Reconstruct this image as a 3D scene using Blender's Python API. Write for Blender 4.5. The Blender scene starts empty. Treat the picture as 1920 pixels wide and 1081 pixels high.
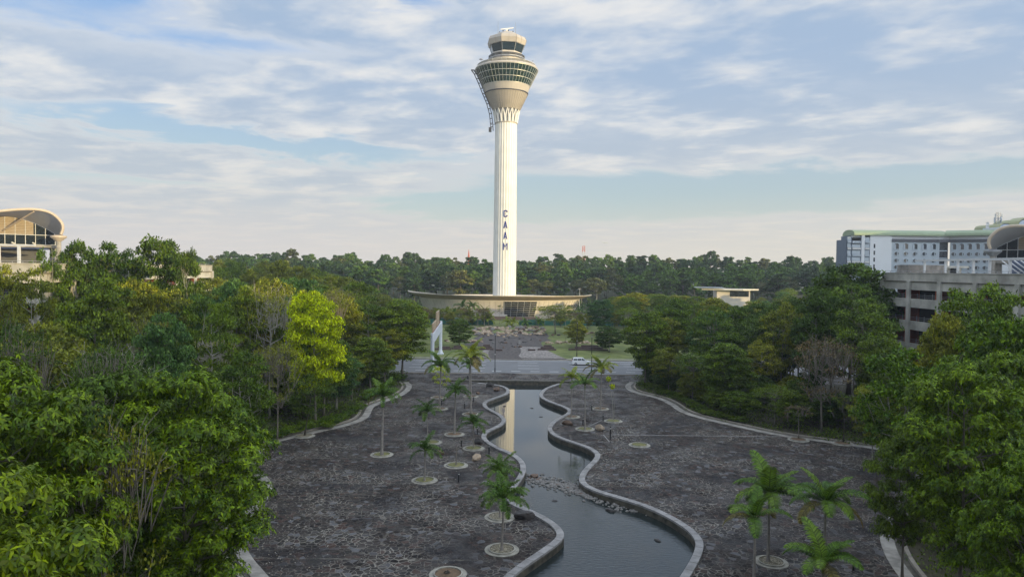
import bpy, math, random
import numpy as np
from mathutils import Vector, Matrix, geometry
R = math.radians
sc = bpy.context.scene
# ------------------------------------------------------------------ camera
CAM_H = 22.0; F = 1280.0; PITCH = math.atan(37.5/1280); ROLL = R(0.62)
f_ = Vector((0, math.cos(PITCH), -math.sin(PITCH))); u_ = Vector((0, math.sin(PITCH), math.cos(PITCH))); r_ = Vector((1, 0, 0))
cr = r_*math.cos(ROLL) + u_*math.sin(ROLL); cu = -r_*math.sin(ROLL) + u_*math.cos(ROLL)
cam = bpy.data.cameras.new('camera'); camo = bpy.data.objects.new('camera', cam)
sc.collection.objects.link(camo); sc.camera = camo
M = Matrix.Identity(4)
for i in range(3):
    M[i][0] = cr[i]; M[i][1] = cu[i]; M[i][2] = -f_[i]
M[2][3] = CAM_H
camo.matrix_world = M
cam.sensor_width = 36; cam.lens = 24; cam.clip_start = 0.3; cam.clip_end = 20000
def ray(x, y): return f_ + cr*((x-960)/F) - cu*((y-540.5)/F)
def G(x, y, z=0.0):                    # photograph pixel -> point of the ground plane
    d = ray(x, y); t = (z-CAM_H)/d.z
    return (d.x*t, d.y*t)
def AT(x, y, Y):                       # pixel -> point at distance Y
    d = ray(x, y); t = Y/d.y
    return (d.x*t, CAM_H + d.z*t)
# ------------------------------------------------------------------ sun, sky
SUN_AZ, SUN_EL = R(126), R(7.2)         # azimuth from +Y towards +X
sd = Vector((math.sin(SUN_AZ)*math.cos(SUN_EL), math.cos(SUN_AZ)*math.cos(SUN_EL), math.sin(SUN_EL)))
sl = bpy.data.lights.new('sun', 'SUN'); sl.energy = 4.2; sl.angle = R(0.5); sl.color = (1.0, 0.76, 0.36)
so = bpy.data.objects.new('sun', sl); sc.collection.objects.link(so)
so.rotation_euler = (-sd).to_track_quat('-Z', 'Y').to_euler(); so.location = (100, -100, 200)
sc.view_settings.view_transform = 'Standard'; sc.view_settings.look = 'None'
sc.view_settings.exposure = 0.16; sc.view_settings.gamma = 1.0
world = bpy.data.worlds.new('World'); sc.world = world; world.use_nodes = True
def build_world():
    nt = world.node_tree; nt.nodes.clear(); N = nt.nodes.new; Lk = nt.links.new
    def val(s, v):
        if isinstance(v, (int, float)): s.default_value = v
        elif isinstance(v, tuple): s.default_value = v
        else: Lk(v, s)
    def m(op, a, b=0.0, c=None, clamp=False):
        n = N('ShaderNodeMath'); n.operation = op; n.use_clamp = clamp
        val(n.inputs[0], a); val(n.inputs[1], b)
        if c is not None: val(n.inputs[2], c)
        return n.outputs[0]
    def mix(fac, a, b):
        n = N('ShaderNodeMix'); n.data_type = 'RGBA'; val(n.inputs[0], fac)
        for s, v in ((n.inputs[6], a), (n.inputs[7], b)):
            if isinstance(v, tuple): s.default_value = (*v, 1)
            else: Lk(v, s)
        return n.outputs[2]
    def comb(x, y, z):
        n = N('ShaderNodeCombineXYZ'); val(n.inputs[0], x); val(n.inputs[1], y); val(n.inputs[2], z); return n.outputs[0]
    def noise(vec, scale, detail=8, rough=0.55, dist=0.0):
        n = N('ShaderNodeTexNoise'); Lk(vec, n.inputs['Vector']); n.inputs['Scale'].default_value = scale
        n.inputs['Detail'].default_value = detail; n.inputs['Roughness'].default_value = rough; n.inputs['Distortion'].default_value = dist
        return n.outputs['Fac']
    def sstep(v, lo, hi):
        n = N('ShaderNodeMapRange'); n.interpolation_type = 'SMOOTHSTEP'; val(n.inputs[0], v)
        n.inputs[1].default_value = lo; n.inputs[2].default_value = hi; return n.outputs[0]
    sky = N('ShaderNodeTexSky'); sky.sky_type = 'NISHITA'; sky.sun_disc = False
    sky.sun_elevation = SUN_EL; sky.sun_rotation = SUN_AZ; sky.air_density = 1.0; sky.dust_density = 1.2; sky.ozone_density = 1.5
    tc = N('ShaderNodeTexCoord'); sep = N('ShaderNodeSeparateXYZ'); Lk(tc.outputs['Generated'], sep.inputs[0])
    x, y, z = sep.outputs
    zc = m('MAXIMUM', z, 0.0)
    zz = m('ADD', zc, 0.07)
    px = m('DIVIDE', x, zz); py = m('DIVIDE', y, zz)
    az = m('ARCTAN2', x, y)
    # clouds on a flat layer, drawn out sideways
    p = comb(m('MULTIPLY', px, 0.55), m('ADD', py, m('MULTIPLY', px, -0.25)), 3.7)
    p2 = comb(m('MULTIPLY', px, 0.95), m('ADD', py, m('MULTIPLY', px, 0.12)), 5.1)
    patch = noise(p2, 2.3, 4, 0.5, 0.15)
    big = noise(p, 0.55, 5, 0.5, 0.3)
    mid = noise(p, 1.5, 9, 0.58, 0.35)
    fine = noise(comb(m('MULTIPLY', px, 0.8), m('ADD', py, m('MULTIPLY', px, 0.35)), 1.1), 4.2, 8, 0.62, 0.25)
    wob = noise(comb(m('MULTIPLY', az, 2.0), m('MULTIPLY', z, 9.0), 0.3), 2.4, 8, 0.62, 0.4)
    wv = m('SUBTRACT', wob, 0.5)
    azw = m('ADD', az, m('MULTIPLY', wv, 0.45)); zw = m('ADD', z, m('MULTIPLY', wv, 0.085))
    def gau(a0, e0, sa, se, tilt=0.0):
        da = m('SUBTRACT', azw, a0); de = m('SUBTRACT', m('SUBTRACT', zw, e0), m('MULTIPLY', da, tilt))
        q = m('ADD', m('POWER', m('ABSOLUTE', m('DIVIDE', da, sa)), 2.0), m('POWER', m('ABSOLUTE', m('DIVIDE', de, se)), 2.0))
        return m('EXPONENT', m('MULTIPLY', q, -1.0))
    holes = [(-0.60, 0.345, 0.16, 0.055, 0.05, .95), (-0.36, 0.168, 0.32, 0.020, -0.05, .9), (0.30, 0.108, 0.42, 0.034, 0.03, 1.2),
             (-0.16, 0.365, 0.07, 0.03, 0.0, .6), (-0.35, 0.29, 0.22, 0.014, 0.05, .38), (-0.05, 0.10, 0.10, 0.010, 0.0, .6), (0.10, 0.37, 0.06, 0.03, 0.0, .4), (-0.55, 0.105, 0.30, 0.012, -0.02, .45)]
    hs = None
    for a0, e0, sa, se, ti, w in holes:
        g = m('MULTIPLY', gau(a0, e0, sa, se, ti), w)
        hs = g if hs is None else m('ADD', hs, g)
    dens = m('ADD', m('ADD', m('MULTIPLY', big, 0.8), m('MULTIPLY', mid, 0.7)), m('MULTIPLY', fine, 0.25))
    dens = m('SUBTRACT', dens, hs)
    alpha = sstep(dens, 0.22, 0.68)
    # brightness of the cloud deck: grey-blue bellies, pale warm crests
    shade = m('ADD', m('ADD', m('MULTIPLY', mid, 0.28), m('MULTIPLY', fine, 0.24)), m('MULTIPLY', patch, 0.48))
    lit = sstep(shade, 0.445, 0.625)
    edge = m('SUBTRACT', 1.0, sstep(dens, 0.45, 0.85))
    bright = m('MAXIMUM', lit, m('MULTIPLY', edge, 0.72))
    K = CLOUD_K
    grey = mix(sstep(z, 0.06, 0.30), tuple(K*v for v in (.50, .55, .60)), tuple(K*v for v in (.35, .465, .63)))
    warm = mix(sstep(z, 0.05, 0.22), tuple(K*v for v in (.70, .68, .65)), tuple(K*v for v in (.80, .79, .77)))
    ccol = mix(bright, grey, warm)
    base = mix(0.62, sky.outputs[0], mix(sstep(z, 0.04, 0.33), tuple(K*v for v in (.58, .71, .74)), tuple(K*v for v in (.30, .52, .93))))
    col = mix(m('MULTIPLY', alpha, 0.93), base, ccol)
    lowc = mix(sstep(az, -0.6, 0.7), tuple(K*v for v in (.69, .65, .62)), tuple(K*v for v in (.73, .68, .58)))
    low = m('SUBTRACT', 1.0, sstep(m('ADD', z, m('MULTIPLY', wv, 0.03)), 0.015, 0.115))
    col = mix(m('MULTIPLY', low, 0.85), col, lowc)
    dp = N('ShaderNodeVectorMath'); dp.operation = 'DOT_PRODUCT'; Lk(tc.outputs['Generated'], dp.inputs[0]); dp.inputs[1].default_value = tuple(sd)
    glow = m('POWER', m('MAXIMUM', dp.outputs['Value'], 0.0), 2.0)             # the sky is brighter towards the sun
    gain = m('ADD', m('ADD', 1.0, m('MULTIPLY', glow, 3.0)), m('MULTIPLY', sstep(z, 0.42, 0.85), 0.75))
    gc = N('ShaderNodeVectorMath'); gc.operation = 'SCALE'; Lk(mix(m('MULTIPLY', glow, .6), (1., 1., 1.), (1.15, .95, .68)), gc.inputs[0]); Lk(gain, gc.inputs['Scale'])
    mu = N('ShaderNodeVectorMath'); mu.operation = 'MULTIPLY'; Lk(col, mu.inputs[0]); Lk(gc.outputs[0], mu.inputs[1]); col = mu.outputs[0]
    bg = N('ShaderNodeBackground'); Lk(col, bg.inputs[0]); bg.inputs[1].default_value = SKY_STR
    out = N('ShaderNodeOutputWorld'); Lk(bg.outputs[0], out.inputs[0])
SKY_STR = 0.12
CLOUD_K = 1.0/SKY_STR*0.98
build_world()

# ------------------------------------------------------------------ helpers
rng = np.random.default_rng(7); random.seed(7)
def lerp(a, b, t): return a+(b-a)*t
MATS = {}
def mat(name, col, rough=0.8, metal=0.0, var=0.15, scale=1.0, bump=0.0, spec=0.5, col2=None, emis=None):
    if name in MATS: return MATS[name]
    m = bpy.data.materials.new(name); m.use_nodes = True; nt = m.node_tree
    b = nt.nodes['Principled BSDF']; b.inputs['Roughness'].default_value = rough; b.inputs['Metallic'].default_value = metal
    b.inputs['Specular IOR Level'].default_value = spec
    tc = nt.nodes.new('ShaderNodeTexCoord'); n = nt.nodes.new('ShaderNodeTexNoise'); n.inputs['Scale'].default_value = scale
    n.inputs['Detail'].default_value = 6; n.inputs['Roughness'].default_value = 0.6
    nt.links.new(tc.outputs['Object'], n.inputs['Vector'])
    cr_ = nt.nodes.new('ShaderNodeValToRGB'); nt.links.new(n.outputs['Fac'], cr_.inputs[0])
    c2 = col2 if col2 else tuple(min(1, v*(1+var)) for v in col)
    c1 = tuple(v*(1-var) for v in col)
    cr_.color_ramp.elements[0].position = 0.32; cr_.color_ramp.elements[1].position = 0.68
    cr_.color_ramp.elements[0].color = (*c1, 1); cr_.color_ramp.elements[1].color = (*c2, 1)
    nt.links.new(cr_.outputs[0], b.inputs['Base Color'])
    if bump:
        bp = nt.nodes.new('ShaderNodeBump'); bp.inputs['Strength'].default_value = bump; nt.links.new(n.outputs['Fac'], bp.inputs['Height'])
        nt.links.new(bp.outputs[0], b.inputs['Normal'])
    if emis: b.inputs['Emission Color'].default_value = (*emis[0], 1); b.inputs['Emission Strength'].default_value = emis[1]
    MATS[name] = m; return m
def leaf_mat(name, col, yel=0.25, dark=0.45, transl=0.3, nscale=0.35):
    if name in MATS: return MATS[name]
    m = bpy.data.materials.new(name); m.use_nodes = True; nt = m.node_tree; N = nt.nodes.new; L = nt.links.new
    nt.nodes.clear()
    geo = N('ShaderNodeNewGeometry'); oi = N('ShaderNodeObjectInfo'); tc = N('ShaderNodeTexCoord'); ns = N('ShaderNodeTexNoise')
    ns.inputs['Scale'].default_value = nscale; ns.inputs['Detail'].default_value = 3; L(tc.outputs['Object'], ns.inputs['Vector'])
    mr = N('ShaderNodeMapRange'); mr.inputs[1].default_value = .35; mr.inputs[2].default_value = .65; L(ns.outputs['Fac'], mr.inputs[0])
    m1 = N('ShaderNodeMix'); m1.data_type = 'RGBA'; L(mr.outputs[0], m1.inputs[0])
    m1.inputs[6].default_value = (col[0]*(1-dark), col[1]*(1-dark*0.8), col[2]*(1-dark*0.3), 1)
    m1.inputs[7].default_value = (col[0]*1.25, col[1]*1.18, col[2], 1)
    m2 = N('ShaderNodeMix'); m2.data_type = 'RGBA'; L(m1.outputs[2], m2.inputs[6])
    m2.inputs[7].default_value = (min(1, col[0]*1.75+.01), min(1, col[1]*1.5), col[2]*0.9, 1)
    pw = N('ShaderNodeMath'); pw.operation = 'POWER'; L(geo.outputs['Random Per Island'], pw.inputs[0]); pw.inputs[1].default_value = 2.2
    mm = N('ShaderNodeMath'); mm.operation = 'MULTIPLY'; L(pw.outputs[0], mm.inputs[0]); mm.inputs[1].default_value = yel*2.0; L(mm.outputs[0], m2.inputs[0])
    hs = N('ShaderNodeHueSaturation'); L(m2.outputs[2], hs.inputs['Color'])
    a = N('ShaderNodeMapRange'); L(oi.outputs['Random'], a.inputs[0]); a.inputs[3].default_value = .492; a.inputs[4].default_value = .515; L(a.outputs[0], hs.inputs['Hue']); hs.inputs['Saturation'].default_value = 1.06
    v = N('ShaderNodeMapRange'); L(oi.outputs['Random'], v.inputs[0]); v.inputs[3].default_value = 1.2; v.inputs[4].default_value = .82
    r2 = N('ShaderNodeMath'); r2.operation = 'FRACT'; q2 = N('ShaderNodeMath'); q2.operation = 'MULTIPLY'; L(geo.outputs['Random Per Island'], q2.inputs[0]); q2.inputs[1].default_value = 17.3; L(q2.outputs[0], r2.inputs[0])
    vr = N('ShaderNodeMapRange'); L(r2.outputs[0], vr.inputs[0]); vr.inputs[3].default_value = .30; vr.inputs[4].default_value = 1.45
    vm = N('ShaderNodeMath'); vm.operation = 'MULTIPLY'; L(v.outputs[0], vm.inputs[0]); L(vr.outputs[0], vm.inputs[1]); L(vm.outputs[0], hs.inputs['Value'])
    df = N('ShaderNodeBsdfPrincipled'); df.inputs['Roughness'].default_value = .42; df.inputs['Specular IOR Level'].default_value = .22; L(hs.outputs[0], df.inputs['Base Color'])
    tr = N('ShaderNodeBsdfTranslucent'); L(hs.outputs[0], tr.inputs['Color'])
    mx = N('ShaderNodeMixShader'); mx.inputs[0].default_value = transl; L(df.outputs[0], mx.inputs[1]); L(tr.outputs[0], mx.inputs[2])
    o = N('ShaderNodeOutputMaterial'); L(mx.outputs[0], o.inputs[0]); MATS[name] = m; return m

COL = sc.collection.objects
def link(o, parent=None):
    COL.link(o)
    if parent is not None: o.parent = parent
    return o
def tag(o, label=None, cat=None, group=None, kind=None):
    if label: o['label'] = label
    if cat: o['category'] = cat
    if group: o['group'] = group
    if kind: o['kind'] = kind
    return o
def empty(name, loc=(0, 0, 0), rz=0.0, label=None, cat=None, group=None):
    o = bpy.data.objects.new(name, None); COL.link(o); o.location = loc; o.rotation_euler = (0, 0, rz); o.empty_display_size = .5
    return tag(o, label, cat, group)
def copy_tree(o, parent=None):
    c = o.copy(); COL.link(c)
    if parent is not None: c.parent = parent
    for ch in list(o.children): copy_tree(ch, c)
    return c
class MB:
    def __init__(s): s.v = []; s.f = []
    def add(s, vs, fs):
        n = len(s.v); s.v += [tuple(v) for v in vs]; s.f += [tuple(i+n for i in f) for f in fs]; return s
    def box(s, x0, x1, y0, y1, z0, z1):
        return s.add([(x0,y0,z0),(x1,y0,z0),(x1,y1,z0),(x0,y1,z0),(x0,y0,z1),(x1,y0,z1),(x1,y1,z1),(x0,y1,z1)],
                     [(3,2,1,0),(4,5,6,7),(0,1,5,4),(1,2,6,5),(2,3,7,6),(3,0,4,7)])
    def tube(s, pts, rads, n=8, caps=True):
        pts = [Vector(p) for p in pts]
        if isinstance(rads, (int, float)): rads = [rads]*len(pts)
        base = len(s.v); prev = None
        for i, p in enumerate(pts):
            t = (pts[min(i+1, len(pts)-1)] - pts[max(i-1, 0)]).normalized()
            if prev is None:
                a = Vector((1, 0, 0)) if abs(t.x) < .9 else Vector((0, 1, 0)); prev = (a - t*a.dot(t)).normalized()
            else: prev = (prev - t*prev.dot(t)).normalized()
            b = t.cross(prev)
            for k in range(n):
                q = p + (prev*math.cos(2*math.pi*k/n) + b*math.sin(2*math.pi*k/n))*rads[i]; s.v.append(tuple(q))
        for i in range(len(pts)-1):
            for k in range(n):
                k2 = (k+1) % n; s.f.append((base+i*n+k, base+i*n+k2, base+(i+1)*n+k2, base+(i+1)*n+k))
        if caps:
            s.f.append(tuple(base+k for k in reversed(range(n)))); s.f.append(tuple(base+(len(pts)-1)*n+k for k in range(n)))
        return s
    def bar(s, a, b, w, h=None):       # square bar between two points
        h = h or w; a = Vector(a); b = Vector(b); t = (b-a).normalized()
        up = Vector((0, 0, 1)) if abs(t.z) < .95 else Vector((0, 1, 0)); sx = t.cross(up).normalized(); sy = sx.cross(t)
        vs = [p + sx*i*w/2 + sy*j*h/2 for p in (a, b) for i, j in ((-1,-1),(1,-1),(1,1),(-1,1))]
        return s.add(vs, [(0,1,2,3),(7,6,5,4),(0,4,5,1),(1,5,6,2),(2,6,7,3),(3,7,4,0)])
    def revolve(s, prof, n=32, mod=None, a0=0.0, sx=1.0, sy=1.0, cx=0, cy=0, cap=True):
        base = len(s.v)
        for r, z in prof:
            for k in range(n):
                a = a0+2*math.pi*k/n; rr = r*(mod(k) if mod else 1); s.v.append((cx+rr*math.cos(a)*sx, cy+rr*math.sin(a)*sy, z))
        for i in range(len(prof)-1):
            for k in range(n):
                k2 = (k+1) % n; s.f.append((base+i*n+k, base+i*n+k2, base+(i+1)*n+k2, base+(i+1)*n+k))
        if cap:
            s.f.append(tuple(base+k for k in reversed(range(n)))); s.f.append(tuple(base+(len(prof)-1)*n+k for k in range(n)))
        return s
    def prism(s, poly, z0, z1):
        n = len(poly); base = len(s.v)
        s.v += [(p[0], p[1], z0) for p in poly] + [(p[0], p[1], z1) for p in poly]
        for k in range(n):
            k2 = (k+1) % n; s.f.append((base+k, base+k2, base+n+k2, base+n+k))
        tris = geometry.tessellate_polygon([[Vector((p[0], p[1], 0)) for p in poly]])
        for t in tris: s.f.append(tuple(base+n+i for i in t)); s.f.append(tuple(base+i for i in reversed(t)))
        return s
    def mesh(s, name, smooth=False):
        me = bpy.data.meshes.new(name); me.from_pydata(s.v, [], s.f); me.validate(); me.update()
        if smooth: me.shade_smooth()
        return me
    def build(s, name, m, parent=None, smooth=False, fix=False):
        me = s.mesh(name, smooth); me.materials.append(m)
        if fix:
            import bmesh
            b = bmesh.new(); b.from_mesh(me); bmesh.ops.recalc_face_normals(b, faces=b.faces[:]); b.to_mesh(me); b.free()
        return link(bpy.data.objects.new(name, me), parent)
def pieces(mb, name, m, parent=None, maxn=100, **k):
    """each loose piece of the builder becomes an object of its own"""
    par = list(range(len(mb.v)))
    def fd(i):
        while par[i] != i: par[i] = par[par[i]]; i = par[i]
        return i
    for f in mb.f:
        for j in f[1:]: par[fd(j)] = fd(f[0])
    gp = {}
    for f in mb.f: gp.setdefault(fd(f[0]), []).append(f)
    out = []
    for fs in gp.values():
        ids = sorted({i for f in fs for i in f}); mp = {a: b for b, a in enumerate(ids)}; q = MB()
        q.v = [mb.v[i] for i in ids]; q.f = [tuple(mp[i] for i in f) for f in fs]; out.append(q.build(name, m, parent, **k))
    return out
def np_mesh(name, V, Fq, m):
    me = bpy.data.meshes.new(name); V = np.asarray(V, np.float32); Fq = np.asarray(Fq, np.int32); k = Fq.shape[1]
    me.vertices.add(len(V)); me.vertices.foreach_set('co', V.ravel())
    me.loops.add(Fq.size); me.loops.foreach_set('vertex_index', Fq.ravel())
    me.polygons.add(len(Fq)); me.polygons.foreach_set('loop_start', np.arange(0, Fq.size, k, dtype=np.int32))
    me.update(calc_edges=True); me.validate(); me.materials.append(m); return me
def chaikin(pts, n=2):
    for _ in range(n):
        q = [pts[0]]
        for a, b in zip(pts[:-1], pts[1:]):
            q += [(a[0]*.75+b[0]*.25, a[1]*.75+b[1]*.25), (a[0]*.25+b[0]*.75, a[1]*.25+b[1]*.75)]
        pts = q + [pts[-1]]
    return pts
def offset(line, d):
    out = []
    for i, p in enumerate(line):
        a = line[max(i-1, 0)]; b = line[min(i+1, len(line)-1)]; tx, ty = b[0]-a[0], b[1]-a[1]; l = math.hypot(tx, ty) or 1
        out.append((p[0]-ty/l*d, p[1]+tx/l*d))
    return out
def strip(mb, la, lb, z0, z1):         # solid ribbon between two polylines
    n = len(la); base = len(mb.v)
    for a, b in zip(la, lb): mb.v += [(a[0],a[1],z0),(b[0],b[1],z0),(b[0],b[1],z1),(a[0],a[1],z1)]
    for i in range(n-1):
        o = base+4*i; p = o+4
        for k in range(4): mb.f.append((o+k, o+(k+1) % 4, p+(k+1) % 4, p+k))
    mb.f.append((base, base+1, base+2, base+3)); mb.f.append((base+4*n-1, base+4*n-2, base+4*n-3, base+4*n-4))
    return mb
def inside(p, poly):
    c = False; j = len(poly)-1; x, y = p
    for i in range(len(poly)):
        xi, yi = poly[i]; xj, yj = poly[j]
        if (yi > y) != (yj > y) and x < (xj-xi)*(y-yi)/(yj-yi)+xi: c = not c
        j = i
    return c
def interp(x, pts): return float(np.interp(x, [p[0] for p in pts], [p[1] for p in pts]))
# ------------------------------------------------------------------ setting: ground, plaza, water, road
def gz(x, y):
    if y < 172: return 0.0
    if y < 198: return 0.8*(y-172)/26
    if y < 226: return 0.8+1.4*(y-198)/28
    if y < 330: return 2.2
    if y < 460: return 2.2+5.8*(y-330)/130
    return 8*max(0.0, 1-(y-460)/1200)
LI = [(897,717),(915,719),(935,721),(950,725),(956.5,731),(955,737),(940,743),(925,748),(915,752),(911,757),(914,763),(925,769),(939,776),(948,784),(949,790),(942,797),(926,804),(914,811),(910.5,818),(915,826),(935,838),(958,847),(974,856),(985,868),(987,880),(982,893),(971,909),(962,920),(957,930),(959,937),(970,944),(996,955),(1023,968),(1046,983),(1057,996),(1058,1007),(1048,1018),(1023,1036),(996,1054),(972,1072),(955,1087),(935,1115),(925,1160),(930,1240)]
RI = [(1050,718),(1035,722),(1020,728),(1011,737),(1012,744),(1022,750),(1040,757),(1057,763),(1066,769),(1062,775),(1048,782),(1034,790),(1027,799),(1027,806),(1034,814),(1050,822),(1075,830),(1098,838),(1112,846),(1117,853),(1112,862),(1100,873),(1090,884),(1085,896),(1087,905),(1100,914),(1125,924),(1150,931),(1177,939),(1210,950),(1250,968),(1285,990),(1302,1008),(1305,1022),(1298,1043),(1282,1070),(1262,1100),(1245,1140),(1240,1240)]
LW = chaikin([G(x, y, .12) for x, y in LI], 2); RW = chaikin([G(x, y, .12) for x, y in RI], 2)
CW = 0.62
LO = offset(LW, -CW); RO = offset(RW, CW)     # plaza side of each coping
if LO[20][0] > LW[20][0]: LO = offset(LW, CW)
if RO[20][0] < RW[20][0]: RO = offset(RW, -CW)
# left and right kerb lines of the plaza, far to near
LKp = [(765,716),(772,722),(770,730),(760,738),(745,745),(722,753),(703,760),(696,768),(694,776),(684,787),(655,797),(610,807),(560,818),(520,828),(492,842),(478,862),(480,880),(500,893),(511,912),(503,932),(482,953),(464,980),(454,1010),(466,1042),(505,1085),(560,1150),(560,1240)]
RKp = [(1182,716),(1172,722),(1176,731),(1195,738),(1232,746),(1255,757),(1272,771),(1310,784),(1360,795),(1430,811),(1500,823),(1590,834),(1650,843),(1700,856),(1722,874),(1718,900),(1690,930),(1660,962),(1649,1000),(1660,1040),(1690,1085),(1740,1140),(1740,1240)]
LK = chaikin([G(x, y) for x, y in LKp], 2); RK = chaikin([G(x, y) for x, y in RKp], 2)
YF = G(973, 716)[1]                            # far end of the pool
LWf = [(LW[0][0], YF)]+LW[1:]; 
def kerb_x(y, side):
    K = LK if side < 0 else RK
    ys = [p[1] for p in K][::-1]; xs = [p[0] for p in K][::-1]
    return float(np.interp(y, ys, xs))
# --- materials with layout of their own
def paving_mat():
    m = bpy.data.materials.new('crazy_paving'); m.use_nodes = True; nt = m.node_tree; N = nt.nodes.new; L = nt.links.new
    b = nt.nodes['Principled BSDF']; tc = N('ShaderNodeTexCoord')
    def noise(sc_, d=6, r=.6, vec=None):
        n = N('ShaderNodeTexNoise'); n.inputs['Scale'].default_value = sc_; n.inputs['Detail'].default_value = d; n.inputs['Roughness'].default_value = r
        L(vec or tc.outputs['Object'], n.inputs['Vector']); return n.outputs['Fac']
    def mr(v, a, b_, c=0, d=1):
        n = N('ShaderNodeMapRange'); n.interpolation_type = 'SMOOTHSTEP'; L(v, n.inputs[0])
        for i, q in enumerate((a, b_, c, d)): n.inputs[i+1].default_value = q
        return n.outputs[0]
    def mix(fac, a, c):
        n = N('ShaderNodeMix'); n.data_type = 'RGBA'
        if isinstance(fac, float): n.inputs[0].default_value = fac
        else: L(fac, n.inputs[0])
        for s, v in ((n.inputs[6], a), (n.inputs[7], c)):
            if isinstance(v, tuple): s.default_value = (*v, 1)
            else: L(v, s)
        return n.outputs[2]
    def mul(a, c):
        n = N('ShaderNodeMath'); n.operation = 'MULTIPLY'; L(a, n.inputs[0])
        if isinstance(c, float): n.inputs[1].default_value = c
        else: L(c, n.inputs[1])
        return n.outputs[0]
    # warp a little so stones are uneven
    wn = N('ShaderNodeTexNoise'); wn.inputs['Scale'].default_value = 1.5; L(tc.outputs['Object'], wn.inputs['Vector'])
    va = N('ShaderNodeVectorMath'); va.operation = 'MULTIPLY_ADD'; L(wn.outputs['Color'], va.inputs[0]); va.inputs[1].default_value = (.25, .25, 0); L(tc.outputs['Object'], va.inputs[2])
    v1 = N('ShaderNodeTexVoronoi'); v1.feature = 'DISTANCE_TO_EDGE'; v1.inputs['Scale'].default_value = 2.1; L(va.outputs[0], v1.inputs['Vector'])
    v2 = N('ShaderNodeTexVoronoi'); v2.inputs['Scale'].default_value = 2.1; L(va.outputs[0], v2.inputs['Vector'])
    sp = N('ShaderNodeSeparateColor'); L(v2.outputs['Color'], sp.inputs[0])
    stone = mix(sp.outputs[0], (.012, .0095, .009), (.044, .034, .029))
    stone = mix(mul(mr(sp.outputs[1], .8, .95), .5), stone, (.10, .055, .042))
    stone = mix(mul(mr(sp.outputs[2], .90, .97), .65), stone, (.16, .16, .17))
    stone = mix(mr(noise(14, 4), .45, .7, 0, .5), stone, (.03, .03, .035))
    gn = noise(0.22, 6, .65)
    grout = mr(v1.outputs['Distance'], .022, .065, 1, 0)
    grout = mul(grout, mr(noise(.16, 5), .40, .60, .15, .95))
    col = mix(grout, stone, (.23, .21, .18))
    # weathering: pale lime patches, blotches of reddish and slate stone, moss at a few joints
    col = mix(mr(gn, .56, .74, 0, .25), col, (.10, .075, .062))
    col = mix(mr(noise(.13, 5), .50, .64, 0, .6), col, (.022, .021, .024))
    stretch = N('ShaderNodeMapping'); stretch.inputs['Scale'].default_value = (.16, .8, 1); L(tc.outputs['Object'], stretch.inputs[0])
    col = mix(mr(noise(1.0, 8, .7, stretch.outputs[0]), .60, .72, 0, .45), col, (.17, .15, .125))
    col = mix(mr(noise(1.6, 8, .75), .64, .70, 0, .85), col, (.36, .36, .37))
    col = mix(mul(mr(noise(5.5, 4, .6), .63, .68, 0, .8), mr(gn, .45, .6)), col, (.40, .39, .37))
    # straight movement joints
    sx = N('ShaderNodeSeparateXYZ'); L(va.outputs[0], sx.inputs[0])
    def joint(o, off):
        a = N('ShaderNodeMath'); a.operation = 'ADD'; L(o, a.inputs[0]); a.inputs[1].default_value = off
        p = N('ShaderNodeMath'); p.operation = 'PINGPONG'; L(a.outputs[0], p.inputs[0]); p.inputs[1].default_value = 4.5
        return mr(p.outputs[0], .05, .13, 1, 0)
    col = mix(mul(joint(sx.outputs[1], 3.0), mr(noise(.35, 3), .42, .6, .1, .6)), col, (.17, .155, .13))
    col = mix(mul(joint(sx.outputs[0], 1.0), mr(noise(.3, 3), .5, .65, .0, .4)), col, (.17, .155, .13))
    L(col, b.inputs['Base Color'])
    L(mr(noise(.3, 6, .6), .40, .62, .42, .85), b.inputs['Roughness']); b.inputs['Specular IOR Level'].default_value = .16
    bp = N('ShaderNodeBump'); bp.inputs['Strength'].default_value = .6; bp.inputs['Distance'].default_value = .03
    L(mr(v1.outputs['Distance'], 0, .1), bp.inputs['Height']); L(bp.outputs[0], b.inputs['Normal'])
    return m
M_PAV = paving_mat()
M_COP = mat('granite_coping', (.25, .24, .235), .8, var=.35, scale=.9, bump=.2)
M_WALL = mat('wet_channel_wall', (.038, .036, .030), .6, var=.5, scale=1.8, col2=(.13, .115, .085))
M_CONC = mat('pale_concrete', (.29, .27, .24), .85, var=.4, scale=.8, bump=.2)
M_KERB = mat('kerb_stone', (.27, .24, .20), .85, var=.25, scale=.8)
M_SOIL = mat('leaf_litter_soil', (.060, .045, .030), .95, var=.45, scale=.7, col2=(.075, .07, .035), bump=.4)
M_GRASS = mat('mown_grass', (.095, .14, .028), .95, var=.35, scale=.25, col2=(.19, .21, .06), bump=.4)
M_GROUND = mat('rough_ground', (.045, .06, .022), .95, var=.4, scale=.1, col2=(.08, .09, .035), bump=.3)
M_ROAD = mat('asphalt', (.155, .158, .165), .85, var=.10, scale=.25, bump=.05)
M_PAINT = mat('road_paint', (.72, .72, .70), .7, var=.12, scale=3)
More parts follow.
